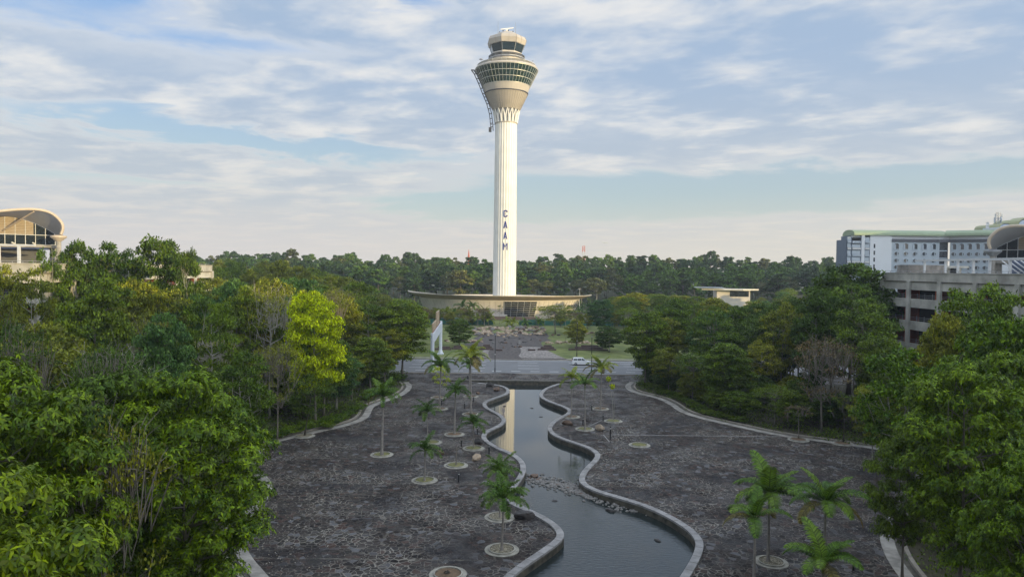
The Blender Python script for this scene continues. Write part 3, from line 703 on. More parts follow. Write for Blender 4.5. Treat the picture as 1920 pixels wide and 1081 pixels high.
# ------------------------------------------------------------------ gallery hall with airfoil roof (two, one per side)
M_SUNROOF = mat('cream_roof_edge', (.50, .41, .31), .5, var=.08)
M_ROOFG = mat('pale_grey_roof', (.42, .42, .42), .5, .1, var=.1)
M_LOUV = mat('louvre_cladding', (.34, .28, .20), .55, var=.1)
M_BGLASS = mat('hall_glass', (.02, .028, .035), .06, var=.3, spec=.9)
M_STEEL = mat('white_steel', (.55, .56, .57), .45, var=.05)
def hall(px, py, Y, s, k, label):
    """s = +1: hall runs to the right of its foot; flared airfoil canopy in front of the gable"""
    X, zf = AT(px, py, Y); yaw = math.atan2(X, Y)
    H = empty('concourse_hall', (X, Y, 21.0), -yaw, label, 'hall'); zf -= 21.0; W = 44.0; DEP = 32
    rim = [(0, 0), (-.35, .9), (-.3, 1.9), (.15, 2.7), (.75, 3.4), (1.5, 3.95), (2.4, 4.3), (3.6, 4.48), (5.0, 4.45), (6.7, 4.28), (9, 3.9), (11.2, 3.4), (16, 2.6), (24, 1.4), (34, .4), (W, 0)]
    gab = [(.5, -.1), (.7, .15), (1.0, .45), (1.4, .8), (2.0, 1.2), (2.7, 1.6), (3.5, 2.0), (4.3, 2.45), (5.8, 3.0), (7.2, 3.35), (9.2, 3.55), (11.4, 3.3), (16, 2.4), (24, 1.2), (34, .2), (W-.5, -.2)]
    rim = chaikin([(x*k if x < 20 else x, z*k) for x, z in rim], 2); gab = chaikin([(x*k if x < 20 else x, z*k) for x, z in gab], 2); n = len(rim)
    mb = MB()
    for pr, y_, up in ((rim, 0, .0), (rim, 0, .32), (rim, DEP, .32), (rim, DEP, 0)):
        for x_, z_ in pr: mb.v.append((s*x_, y_, zf+z_+up))
    for r_ in (1,):
        for i in range(n-1): mb.f.append((r_*n+i, r_*n+i+1, (r_+1)*n+i+1, (r_+1)*n+i))
    mb.build('roof_vault', M_ROOFG, H, smooth=True)
    sf = MB()
    for pr, y_ in ((rim, .02), (gab, 6.0)):
        for x_, z_ in pr: sf.v.append((s*x_, y_, zf+z_))
    for i in range(n-1): sf.f.append((i, i+1, n+i+1, n+i))
    sf.build('soffit', mat('grey_soffit', (.40, .40, .41), .6, var=.04), H, smooth=True)
    MB().tube([(s*x_, -.05, zf+z_+.15) for x_, z_ in rim], .26, 6).build('roof_edge', M_SUNROOF, H)
    yg = 6.05; zb0, zm, W2 = zf-1.75, zf+.12, W-1
    gx = np.array([p[0] for p in gab]); gzv = np.array([p[1] for p in gab]); top = lambda x: zf+float(np.interp(x, gx, gzv))-.03
    dl = 4.35*k if s < 0 else 4.6*k; g = MB(); lv = MB(); fr = MB(); lou = MB(); g.box(*sorted((s*.7, s*W2)), yg, yg+.1, zb0, zm)
    xs_ = list(np.arange(.7, dl, .35))+[dl]+list(np.arange(dl+.6, W2, .8))+[W2]
    for a, b in zip(xs_[:-1], xs_[1:]):
        za, zb = top(a), top(b)
        if min(za, zb) <= zm+.02: continue
        t = g if b <= dl+.01 else lv; o = .0 if t is g else -.03
        t.add([(s*a, yg+o, zm), (s*b, yg+o, zm), (s*b, yg+o, zb), (s*a, yg+o, za)], [(0, 1, 2, 3)])
    for x_ in list(np.arange(.9, W2, 1.57)): fr.bar((s*x_, yg-.1, zb0), (s*x_, yg-.1, max(zm, top(x_))), .11)
    for z_ in (zb0, zm): fr.bar((s*.6, yg-.12, z_), (s*W2, yg-.12, z_), .12)
    z_ = zm+.3
    while z_ < zf+3.7*k:
        q = [x for x in np.arange(dl+.1, W2, .15) if top(x) > z_+.08]
        if len(q) > 2: lou.add([(s*q[0], yg-.05, z_), (s*q[-1], yg-.05, z_), (s*q[-1], yg-.22, z_-.13), (s*q[0], yg-.22, z_-.13)], [(0, 1, 2, 3)])
        z_ += .30
    lv.build('gable_panel', M_LOUV, H); lou.build('louvres', M_SUNROOF, H); g.build('gable_glass', M_BGLASS, H); fr.build('glazing_bars', M_STEEL, H)
    MB().box(*sorted((s*.3, s*W)), yg-3.2, yg+22, zb0-.55, zb0-.06).build('floor_slab', M_CONC, H)
    MB().box(*sorted((s*3.5, s*W)), yg+1.5, yg+20, 0, zb0-.553).build('ground_floor_wall', mat('dark_wall', (.08, .085, .1), .6), H)
    c = MB()
    for i in range(4): c.revolve([(.95, 0), (.85, zb0-.56)], 16, cx=s*(.9+i*12), cy=yg-1.5)
    pieces(c, 'column', M_CONC, H)
    MB().revolve([(.5, zf-1.1), (1.35, zf-.35), (1.35, zf-.1), (.6, zf+.1)], 16, cx=s*.35, cy=.9).build('column_capital', M_SUNROOF if s < 0 else M_GREY, H)
    MB().revolve([(.42, 0), (.42, zf-1.1)], 12, cx=s*.35, cy=.9).build('front_column', M_CONC, H)
    if s < 0: MB().bar((s*4.1, .1, zf+4.2*k), (s*9.0, yg-.3, zf+.8), .22).build('roof_strut', M_SUNROOF, H)
    for i in range(3): MB().bar((s*(4+i*3.2), yg-1.6, zb0+.1), (s*(4.5+i*3.2), yg-1.8, zb0+.35), .22).build('floodlight', M_LENS0, H)
    return H
M_LENS0 = mat('lamp_housing', (.5, .5, .48), .4)
hall(114, 441, 128, -1, 1.0, 'curved roof concourse hall with golden sunlit edge and louvred gable on the far left')
hall(1857, 468, 120, 1, .88, 'curved roof concourse hall with grey shaded soffit and dark glass on the right')
# ------------------------------------------------------------------ parking structures either side of the plaza
M_PC = mat('weathered_concrete', (.44, .42, .37), .85, var=.35, scale=.35, col2=(.56, .54, .48), bump=.1)
M_BRICK = mat('red_brick_infill', (.28, .075, .045), .8, var=.15, scale=2)
def parking(s, X0, depth, Y0, Y1, ztop, label, purple=False):
    P_ = empty('parking_structure', (X0, (Y0+Y1)/2, 0), 0, label, 'building'); cy = (Y0+Y1)/2
    def bx(mb, xa, xb, ya, yb, za, zb): mb.box(*sorted((s*xa, s*xb)), ya-cy, yb-cy, za, zb); return mb
    zd = ztop-.75; lv = [zd-3.6*i for i in range(6)]
    for i, z in enumerate(lv):
        bx(MB(), 0, depth, Y0, Y1, z-.35, z).build('deck_slab', M_PC, P_)
        if i == 0: bx(MB(), -.42, -.253, Y0, Y1, z-.62, z-.50).build('drip_ledge', M_WALL, P_); bx(MB(), -.36, .1, Y0, Y1, z+.753, z+.86).build('parapet_cap', M_PC, P_)
        bx(MB(), -.25, -.003, Y0, Y1, z-(1.9 if i == 0 else 1.15), z+(.75 if i == 0 else .30)).build('edge_beam', M_PC, P_)
    ends = MB()
    bx(ends, 0, .25, Y1-.0+.003, Y1+.25, 0, .5)
    for i, z in enumerate(lv): bx(MB(), .0, depth, Y1+.003, Y1+.25, z-1.15, z+.75).build('edge_beam', M_PC, P_)
    c = MB(); y_ = Y1-.4
    while y_ > Y0:
        bx(c, -.6, -.253, y_-.4, y_+.4, 0, ztop-.85-.35); y_ -= 8
    pieces(c, 'column', M_PC, P_)
    b = MB()
    bx(b, 2.2, 2.5, Y0+1, Y1-.5, .1, lv[1]+2.6)
    y_ = Y1-1
    while y_ > Y0+8: bx(b, .3, 2.2, y_-5.5, y_-5.2, 0.1, zd-.4); y_ -= 8
    b.build('brick_wall', M_BRICK, P_)
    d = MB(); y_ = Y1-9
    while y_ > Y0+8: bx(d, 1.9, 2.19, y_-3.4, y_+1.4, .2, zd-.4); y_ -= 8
    pieces(d, 'bay_shade_panel', mat('deep_shade', (.012, .012, .014), .9), P_)  # solid near-black panels: shade inside the bays put into the colour
    r = MB()
    for z in lv:
        for h in (.55, .85): r.bar((s*.35, Y0-cy, z+(h+.3 if z == lv[0] else h)), (s*.35, Y1-cy, z+(h+.3 if z == lv[0] else h)), .06)
        y_ = Y0
        while y_ < Y1: r.bar((s*.35, y_-cy, z), (s*.35, y_-cy, z+1.1), .06); y_ += 2
    r.build('railing', M_GREY, P_)
    if purple: bx(MB(), .5, .8, Y1-27.5, Y1-26, lv[1]+.3, lv[1]+2.4).build('banner', mat('purple_banner', (.10, .01, .13), .7), P_)
    return P_
PR = parking(1, 65, 80, 36, 119.5, 21.9, 'weathered concrete parking structure with red brick infill on the right')
PL = parking(-1, -67, 60, 36, 152, 21.9, 'concrete parking structure mostly hidden behind the trees on the left', True)
# roof room and white pergola on the right deck
rx0, rz0 = AT(1693, 515, 117); rx1, rz1 = AT(1762, 497, 117)
RM = empty('roof_room', ((rx0+rx1)/2, 117, 21.15), 0, 'stained concrete room on the right parking deck in front of the hotel', 'building'); hw = (rx1-rx0)/2
MB().box(-hw, hw, -1.5, 1.8, 0, rz1-21.15).build('wall', mat('stained_concrete', (.22, .20, .18), .9, var=.4, scale=.9, col2=(.32, .29, .26)), RM)
MB().box(hw+.003, hw+4.2, -1.2, 1.8, rz1-21.15-.45, rz1-21.15-.1).build('canopy', M_PC, RM)
mb = MB()
for x_ in (hw+.5, hw+1.9, hw+3.8): mb.box(x_-.25, x_+.25, .5, 1.0, 0, rz1-21.6)
pieces(mb, 'pillar', M_PC, RM)
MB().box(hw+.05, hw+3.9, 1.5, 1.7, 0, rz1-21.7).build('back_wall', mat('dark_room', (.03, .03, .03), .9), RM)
PG = empty('pergola', (68.5, 104, 21.15), 0, 'white steel pergola frame along the edge of the right parking deck', 'pergola')
posts = [113.5, 108, 105, 101.5, 98, 94, 90, 86]
for y_ in posts: MB().box(-.14, .14, y_-104-.14, y_-104+.14, 0, 2.75).build('post', M_STEEL, PG)
MB().box(-.2, .2, 84-104, 116-104, 2.753, 3.05).build('beam', M_STEEL, PG)
mb = MB()
for k in range(9): mb.bar((1.8, 84-104+k*1.2, .3), (1.8, 84-104+k*1.2+4.5, 2.7), .12)
pieces(mb, 'brace', M_STEEL, PG); MB().box(2.2, 2.4, 83-104, 97-104, .1, 2.7).build('screen', mat('blue_grey_screen', (.09, .12, .20), .4), PG)
# blue glass canopy below the left hall
cx0, cz0 = AT(66, 461, 122)
CN = empty('glass_canopy', (cx0, 122, 21.15), 0, 'flat canopy with blue glass and white posts below the left hall', 'canopy')
MB().box(-30, 0, -.2, .2, cz0-21.15, cz0-21.15+.22).build('beam', M_STEEL, CN)
MB().box(-30, -.4, .3, 4, cz0-21.6, cz0-21.5).build('canopy_glass', mat('blue_glass', (.05, .09, .25), .2, spec=.8), CN)
for k in range(5): MB().box(-2.9-k*3.6-.2, -2.9-k*3.6+.2, -.2, .2, 0, cz0-21.153).build('post', M_STEEL, CN)
# ------------------------------------------------------------------ hotel
HY = 330.0
def hx(cx): return (cx/4.158+1560-960)/3.88
def hz(cy): return 22+(545-cy)/16.1
M_HW = mat('hotel_white', (.66, .69, .74), .6, var=.04, scale=.1)
M_HG = mat('hotel_panel', (.40, .46, .53), .7, var=.06, scale=.3)
M_HD = mat('hotel_dark_band', (.06, .065, .085), .6, var=.1)
M_HB = mat('hotel_slate_blue', (.10, .14, .20), .6, var=.1)
M_HR = mat('green_vault_roof', (.25, .32, .20), .5, .1, var=.08, scale=.3)
M_WIN = mat('hotel_window', (.02, .026, .036), .1, var=.3, spec=.8)
HO = empty('hotel', (hx(285), HY, 0), 0, 'white hotel with green barrel roof and rows of round windows behind the right parking deck', 'hotel'); ox = hx(285)
XA0, XA1, XW0, XB0 = hx(290)-ox, hx(830)-ox, hx(110)-ox, hx(912)-ox
zr0, zwh, zdk = hz(258), hz(284), hz(307)
def facade_part(p0, p1, nm, m, za, zb, out, th=.3):
    p0 = Vector(p0); p1 = Vector(p1); t = (p1-p0).normalized(); nn = Vector((t.y, -t.x)); L_ = (p1-p0).length
    a = p0+nn*out; b = p1+nn*out; c = p1+nn*(out-th); d = p0+nn*(out-th)
    return MB().prism([(d.x, d.y), (a.x, a.y), (b.x, b.y), (c.x, c.y)], za, zb).build(nm, m, HO, fix=True)
A0_, A1_ = (XA0, 0), (XA1, 0); AM = (hx(458)-ox, 0); B0_ = (XB0, 0); B1_ = (XB0+15, -15*.85)
facade_part(A0_, AM, 'end_wall', M_HW, 0, zr0, 0.0, 14); facade_part(AM, A1_, 'facade', M_HG, 0, zdk, 0, 14)
facade_part(AM, A1_, 'parapet', M_HW, zwh, zr0, -.9, 13); facade_part(AM, A1_, 'dark_band', M_HD, zdk, zwh, .35, 13)
facade_part((XA1+.01, 1.5), (XB0-.01, 1.5), 'stair_glazing', M_WIN, 0, zdk, 0, 10); facade_part((XA1-.8, -.3), (XB0, -.3), 'dark_band', M_HD, zdk, zwh, .3, 13)
for zz in [hz(v) for v in (372, 430, 480, 530)]: facade_part((XA1+.6, 1.2), (XB0-.6, 1.2), 'floor_edge', M_HG, zz-.25, zz+.25, .1, .5)
facade_part(B0_, B1_, 'facade', M_HG, 0, zdk, 0, 14); facade_part(B0_, B1_, 'parapet', M_HW, zwh, zr0, -.5, 13); facade_part(B0_, B1_, 'dark_band', M_HD, zdk, zwh, .35, 13)
facade_part((XA1-.8, 0), (XB0+.5, 0), 'parapet', M_HW, zwh, zr0, -.7, 13)
def vault(p0, p1, z0, z1, back, name='roof_vault'):
    p0 = Vector(p0); p1 = Vector(p1); t = (p1-p0).normalized(); nn = Vector((-t.y, t.x)); mb = MB(); n = 14
    for p in (p0, p1):
        for i in range(n+1):
            a = math.pi*i/n; q = p+nn*(back*(.5-.5*math.cos(a))-.6); mb.v.append((q.x, q.y, z0+(z1-z0)*math.sin(a)**.7))
    for i in range(n): mb.f.append((i, i+1, n+2+i, n+1+i))
    mb.f.append(tuple(range(n+1))); mb.f.append(tuple(reversed(range(n+1, 2*n+2))))
    return mb.build(name, M_HR, HO, fix=True)
zrt = hz(213)
vault((XA0-8, 0), (XA1+3, 0), zr0, zrt, 12); vault((XA1+2.5, -.2), (B1_[0], B1_[1]-.2), zr0+.05, zrt+.1, 12)
# balcony end on the left
ex0, ex1 = hx(110)-ox, hx(290)-ox
facade_part((ex0, .8), (ex0+2.0, .8), 'balcony_bay', M_HB, 0, hz(292), 0, 10); facade_part((ex0+2.0, .3), (hx(222)-ox, .3), 'balcony_bay', M_HB, 0, hz(262), 0, 10)
facade_part((hx(222)-ox, 0), (hx(247)-ox, 0), 'end_wall', M_HW, 0, zr0, .2, 10); facade_part((hx(247)-ox, .3), (XA0-.01, .3), 'balcony_bay', M_HB, 0, hz(284), 0, 10)
for j in range(10):
    zz = hz(368)-3.2*(j-1)
    if zz < 1: break
    for a, b in ((ex0+.2, ex0+1.8), (hx(150)-ox, hx(215)-ox), (hx(250)-ox, hx(284)-ox)):
        w = MB().box(a, b, -.03, .28, zz+.9, zz+2.7).build('balcony_window', M_HG, HO); MB().box(a, b, -.5, -.1, zz-.1, zz+.8).build('balustrade', M_STEEL if j % 2 else M_HG, w)
wm = MB().box((hx(150)-ox), (hx(215)-ox), -.03, .28, hz(330), hz(275)).build('balcony_window', M_HG, HO)
for i in range(5):
    zz = hz(340)-3.3*i
    MB().box(hx(318)-ox, hx(330)-ox, -.03, .25, zz-1, zz+1).build('window', M_WIN, HO)
def arch_win(cx, zc, w, h, p0, t, nn, rnd):
    mb = MB(); fr = MB(); pts = []
    if rnd: pts = [(w*.5*math.cos(2*math.pi*k/14), h*.5*math.sin(2*math.pi*k/14)) for k in range(14)]
    else: pts = [(-w/2, -h/2), (w/2, -h/2), (w/2, h*.25)]+[(w/2*math.cos(math.pi*k/8), h*.25+h*.25*math.sin(math.pi*k/8)) for k in range(1, 8)]+[(-w/2, h*.25)]
    def pl(q, sc_, o): return tuple(Vector((p0[0], p0[1], 0))+Vector((t[0], t[1], 0))*(cx+q[0]*sc_)+Vector((nn[0], nn[1], 0))*o+Vector((0, 0, zc+q[1]*sc_)))
    n = len(pts)
    mb.add([pl(q, 1, .06) for q in pts], [tuple(range(n))]); w_ = mb.build('window', M_WIN, HO)
    fr.v = [pl(q, 1.0, .0) for q in pts]+[pl(q, 1.0, .22) for q in pts]+[pl(q, 1.22, .22) for q in pts]+[pl(q, 1.22, .0) for q in pts]
    for r_ in range(3):
        for k in range(n): k2 = (k+1) % n; fr.f.append((r_*n+k, r_*n+k2, (r_+1)*n+k2, (r_+1)*n+k))
    if rnd: q = [(-w*.5, -h*.08), (-w*.1, -h*.08), (-w*.1, h*.1), (-w*.5, h*.1)]
    fr.add([pl((-w*.5, -h*.5), 1, .1), pl((-w*.18, -h*.5), 1, .1), pl((-w*.18, h*.3), 1, .1), pl((-w*.5, h*.3), 1, .1)] if not rnd else [pl((w*.12, -h*.45), 1, .1), pl((w*.3, -h*.35), 1, .1), pl((w*.3, h*.35), 1, .1), pl((w*.12, h*.45), 1, .1)], [(0, 1, 2, 3)])
    fr.build('window_frame', M_HG, w_)
rowsz = [(hz(340), 2.0, 2.7, False), (hz(398), 2.1, 1.7, True), (hz(451), 2.1, 1.7, True), (hz(502), 2.1, 1.7, True), (hz(553), 2.1, 1.7, True)]
for zc_, w, h, rnd in rowsz:
    for cx in (496, 569, 641, 713, 785): arch_win(hx(cx)-ox, zc_, w, h, (0, 0), (1, 0), (0, -1), rnd)
tB = (Vector(B1_)-Vector(B0_)).normalized()
for zc_, w, h, rnd in rowsz:
    for k in range(6): arch_win(1.6+k*3.15, zc_, w*.95, h, B0_, (tB.x, tB.y), (tB.y, -tB.x), rnd)
# right wing with stepped vaults, white wall and red emblem
wy = B1_[1]
facade_part((B1_[0]+.01, wy), (B1_[0]+30, wy), 'end_wall', M_HW, 0, hz(196), 0, 12)
o = MB(); ex = B1_[0]+1.6; ez = hz(232); o.add([(ex, wy-.12, ez), (ex+.5, wy-.12, ez), (ex+1.35, wy-.12, ez+1.75), (ex+1.0, wy-.12, ez+2.1)], [(0,1,2,3)]); o.add([(ex+1.0, wy-.12, ez+2.1), (ex+1.45, wy-.12, ez+1.9), (ex+1.75, wy-.12, ez), (ex+1.25, wy-.12, ez)], [(0,3,2,1)]); o.box(ex+.55, ex+1.3, wy-.14, wy-.1, ez+.55, ez+.85)
o.build('red_emblem', mat('red_sign', (.5, .03, .03), .5), HO)
for cx0_, cx1_, cyb, cyt in ((1205, 1300, 202, 163), (1345, 1460, 196, 125), (1470, 1600, 190, 100)):
    xa, xb = hx(cx0_)-ox, hx(cx1_)-ox; za, zb = hz(cyb)-.5, hz(cyt); mb = MB(); fc = MB(); n = 14; base = []
    for y_ in (-8, 10):
        for i in range(n+1):
            a = math.pi*i/n; mb.v.append(((xa+xb)/2-(xb-xa)/2*math.cos(a), y_, za+(zb-za)*math.sin(a)**.6))
    for i in range(n): mb.f.append((i, i+1, n+2+i, n+1+i))
    vo = mb.build('roof_vault', mat('olive_vault', (.33, .34, .17), .5, var=.1), HO)
    fc.v = [((x-(xa+xb)/2)*.93+(xa+xb)/2, -7.6, (z-za)*.9+za) for x, y, z in mb.v[:n+1]]; fc.f = [tuple(reversed(range(n+1)))]
    fc.build('vault_end', M_HG, vo)
# rooftop radio mast and dish
mx_, mz0 = hx(1258)-ox, hz(175); mzt = hz(72)
AN = empty('radio_mast', (hx(1258), HY-2, mz0-1), 0, 'lattice radio mast crowded with panel antennas on the hotel roof', 'antenna')
mb = MB(); hh = mzt-mz0+1
for sx, sy in ((-1, -1), (1, -1), (1, 1), (-1, 1)): mb.bar((sx*1.0, sy*1.0, 0), (sx*.6, sy*.6, hh), .14)
for k in range(6):
    z0_, z1_ = hh*k/6, hh*(k+1)/6; w0, w1 = lerp(1, .6, k/6), lerp(1, .6, (k+1)/6)
    for sx, sy, tx, ty in ((-1, -1, 1, -1), (1, -1, 1, 1), (1, 1, -1, 1), (-1, 1, -1, -1)): mb.bar((sx*w0, sy*w0, z0_), (tx*w1, ty*w1, z1_), .09)
mb.build('lattice', M_GREY, AN)
for k in range(10):
    a = k*2.4; zz = hh*(.55+.05*k) if k < 8 else hh*.45; x_, y_ = 1.5*math.cos(a), 1.5*math.sin(a)
    MB().box(x_-.22, x_+.22, y_-.15, y_+.15, zz-1.0, zz+.5).build('panel_antenna', M_HG, AN)
DS = empty('satellite_dish', (hx(1176), HY-2, hz(200)), 0, 'pair of white satellite dishes on the hotel roof left of the mast', 'dish')
for k, zz in enumerate((.9, 2.4)):
    d = MB(); n = 14
    for r_, dy in ((0, .0), (.5, -.08), (.85, -.3)):
        for i in range(n): a = 2*math.pi*i/n; d.v.append((r_*math.cos(a)-.2, dy, zz+r_*math.sin(a)))
    for j in range(2):
        for i in range(n): i2 = (i+1) % n; d.f.append((j*n+i, j*n+i2, (j+1)*n+i2, (j+1)*n+i))
    d.build('dish', M_STEEL, DS)
MB().bar((.3, .3, 0), (.3, .3, 3.2), .14).bar((.3, .3, .9), (-.2, .05, .9), .1).bar((.3, .3, 2.4), (-.2, .05, 2.4), .1).build('pole', M_GREY, DS)
# ------------------------------------------------------------------ pavilion with flat white roof in the right trees
PX, PZ = AT(1366, 541, 300); hwp = 54/(1280/300)
PV = empty('pavilion', (PX, 300, 3), 0, 'flat-roofed cream pavilion rising out of the trees left of the hotel', 'building')
MB().prism([(-hwp, -3), (hwp*.35, -6), (hwp*1.05, 0), (0, 5)], PZ-3-.6, PZ-3).build('roof', mat('cream_roof', (.62, .58, .50), .5), PV, fix=True)
MB().prism([(-hwp*1.25, -4.5), (-hwp*.3, -6.0), (-hwp*.2, 1), (-hwp*1.2, 1)], PZ-2.6, PZ-2.4).build('wing_roof', mat('blue_grey_roof', (.40, .46, .55), .4), PV, fix=True)
MB().box(-hwp*.45, hwp*.7, -2, 3.5, -1, PZ-3.6).build('wall', M_STONE, PV)
MB().box(hwp*.0, hwp*.65, -2.1, -2.005, PZ-6.4, PZ-3.9).build('window', M_BGLASS, PV)
# ------------------------------------------------------------------ terminal behind the camera: it keeps the low sun off the plaza
TB = empty('terminal_building', (0, -60, 0), 0, 'long glazed terminal building behind the viewpoint', 'building')
TH = TERM_H = 44.0
MB().box(-150, 260, -28, 25, 0, TH).build('wall', M_PC, TB)
mb = MB()
for z_ in range(3, int(TH)-3, 5): mb.box(-149, 259, 25.02, 25.15, z_, z_+3.2)
pieces(mb, 'window', M_BGLASS, TB)
MB().box(-153, 263, -30, 29, TH+.003, TH+1.2).build('roof', M_ROOFM, TB)
HT_ = empty('added_shade_block', (325, -60, 0), 0, 'tall unseen block behind and right of the viewpoint, added to cast shade', 'building')  # unseen block, added so the right hall lies in shade
MB().box(-62, 72, -26, 24, 0, 84).build('wall', M_PC, HT_); mb = MB()
for z_ in range(4, 80, 4): mb.box(-61, 71, 24.02, 24.15, z_, z_+2.2)
pieces(mb, 'window', M_BGLASS, HT_)
HW_ = empty('added_hotel_shader', (305, 235, 0), 0, 'tall block outside the right edge of the view, added to shade the hotel', 'building')  # invented block out of view, placed to keep sun off the hotel front
MB().box(-25, 25, -55, 55, 0, 57).build('wall', M_HW, HW_); mb = MB()
for z_ in range(4, 54, 4): mb.box(-25.15, -25.02, -53, 53, z_, z_+2)
pieces(mb, 'window', M_WIN, HW_)
# ------------------------------------------------------------------ trees: mesh builders
ONES = 'zeroth first second third fourth fifth sixth seventh eighth ninth tenth eleventh twelfth thirteenth fourteenth fifteenth sixteenth seventeenth eighteenth nineteenth'.split()
TENS = {2: 'twent', 3: 'thirt', 4: 'fort', 5: 'fift', 6: 'sixt', 7: 'sevent'}
def ordw(n): return ONES[n] if n < 20 else (TENS[n//10]+'ieth' if n % 10 == 0 else TENS[n//10]+'y-'+ONES[n % 10])
LOOK = {'dark': 'dark green', 'mid': 'mid green', 'bright': 'lime green', 'olive': 'olive', 'fresh': 'bright green', 'fresh2': 'yellow green', 'brown': 'brownish', 'fd': 'dark green', 'fm': 'mid green', 'fo': 'pale olive', 'blue': 'bluish green'}
def unit(v): return v/np.maximum(np.linalg.norm(v, axis=1, keepdims=True), 1e-6)
def leaf_quads(C, D, Nn, L, W, fold=0.0):
    """kite-shaped leaves: centre C, long axis D, normal Nn"""
    S = unit(np.cross(D, Nn)); L = L[:, None]; W = W[:, None]; Up = np.cross(S, D)
    v0 = C - D*L*.5; v1 = C + S*W*.5 + D*L*.05 + Up*W*fold; v2 = C + D*L*.5 - Up*L*.1; v3 = C - S*W*.5 + D*L*.05 + Up*W*fold
    V = np.stack([v0, v1, v2, v3], 1).reshape(-1, 3); Fq = np.arange(len(V)).reshape(-1, 4); return V, Fq
def crown_puffs(g, H, Rr, base, npuff, shape='round', lobes=6):
    """centres of leaf clumps filling an uneven crown"""
    ld = unit(g.normal(size=(lobes, 3))); la = g.uniform(.5, 1.0, lobes)
    P = []; rad = []; c = np.array([0, 0, (H+base)/2]); hz_ = (H-base)/2; tries = 0
    while len(P) < npuff and tries < npuff*60:
        tries += 1
        d = unit(g.normal(size=(1, 3)))[0]; d[2] = abs(d[2])*(1 if g.random() < .68 else -1)
        lob = .72+.36*np.max(la*np.clip(ld@d, 0, 1)**3)
        rr = lob*(g.uniform(.35, 1.0)**.45)
        p = d*rr
        if shape == 'cone': tt = (p[2]+1)/2; p[:2] *= lerp(1.15, .30, tt)
        elif shape == 'tall': p[:2] *= .85+.25*(1-abs(p[2]))
        elif shape == 'umbrella': p[2] = abs(p[2])*.55+.35 if g.random() < .85 else p[2]
        pr = Rr*g.uniform(.15, .27)*(1.15 if shape != 'cone' else .9)
        q = c+p*np.array([Rr, Rr, hz_])
        if all(np.linalg.norm(q-a) > (pr+b)*.62 for a, b in zip(P, rad)): P.append(q); rad.append(pr)
    return np.array(P), np.array(rad)
def crown_mesh(name, g, P, rad, per, leaf, aspect, mode='clump', droop=.2):
    Vs = []; n0 = 0; Fs = []
    for p, r in zip(P, rad):
        k = max(6, int(per*(r/np.mean(rad))**2))
        d = unit(g.normal(size=(k, 3))); d[:, 2] = np.where(d[:, 2] < -.15, -d[:, 2]*.8, d[:, 2]); d = unit(d)
        rr = r*(g.uniform(0, 1, k)**.35)*g.uniform(.8, 1.18, k)
        C = p + d*rr[:, None]*np.array([1.12, 1.12, .72])
        if mode == 'rosette':
            q = 7; C = np.repeat(C, q, 0); d = np.repeat(d, q, 0); n = len(C)
            a = np.tile(np.arange(q)*2*np.pi/q, k)+np.repeat(g.uniform(0, 6.28, k), q)
            ax = unit(d+np.array([0, 0, .5])); t1 = unit(np.cross(ax, np.array([[.3, .9, .1]]))); t2 = np.cross(ax, t1)
            D = unit(t1*np.cos(a)[:, None]+t2*np.sin(a)[:, None]+ax*g.uniform(-.35, .35, n)[:, None]-np.array([0, 0, droop])+g.normal(size=(n, 3))*.12)
            Lf = leaf*g.uniform(.75, 1.25, n); C = C+D*Lf[:, None]*.5; Nn = unit(ax+g.normal(size=(n, 3))*.25)
        else:
            n = k; D = unit(g.normal(size=(n, 3))+d*.6-np.array([0, 0, droop])); Lf = leaf*g.uniform(.6, 1.4, n); Nn = unit(d*.5+np.array([0, 0, .6])+g.normal(size=(n, 3))*.55)
        V, Fq = leaf_quads(C, D, Nn, Lf, Lf*aspect, .08 if mode == 'rosette' else 0)
        Vs.append(V); Fs.append(Fq+n0); n0 += len(V)
    return np_mesh(name, np.concatenate(Vs), np.concatenate(Fs), None) if Vs else None
def trunk_mesh(name, g, H, Rr, P, rtr, nl, lean=.0, twigs=0, nside=6, fork=.30):
    mb = MB(); k = 7; pts = []; rad = []; ph = g.uniform(0, 6.28); top = H*.86
    for i in range(k):
        t = i/(k-1); w = .035*H*t*(1-t*.3); pts.append((math.cos(ph+t*3)*w+lean*t*H, math.sin(ph+t*2)*w, t*top)); rad.append(lerp(rtr, rtr*.22, t**.8)+(rtr*.35 if i == 0 else 0))
    mb.tube(pts, rad, nside+2)
    idx = g.permutation(len(P))[:nl]
    for i in idx:
        q = P[i]; zt_ = max(.12*H, min(q[2]-.28*math.hypot(q[0], q[1])-.5, top*.97)); zt_ = max(zt_, fork*H*.8); t = zt_/top
        a = np.array([np.interp(t, np.linspace(0, 1, k), [p_[j] for p_ in pts]) for j in range(3)]); md = a*.5+q*.5+np.array([0, 0, -.06*np.linalg.norm(q-a)])+g.normal(size=3)*.15
        r0 = rtr*lerp(.5, .22, t); mb.tube([tuple(a), tuple(md), tuple(q)], [r0, r0*.6, r0*.18], 5, caps=False)
    for j in range(twigs):                # bare pale sticks
        i = g.integers(len(P)); q = P[i]; d = unit(g.normal(size=(1, 3)))[0]; d[2] = abs(d[2])*.7
        mb.tube([tuple(q*.8), tuple(q+d*Rr*.2), tuple(q+d*Rr*.42+g.normal(size=3)*.3)], [.045, .03, .012], 4, caps=False)
    return mb.mesh(name, True)
SPEC = {}
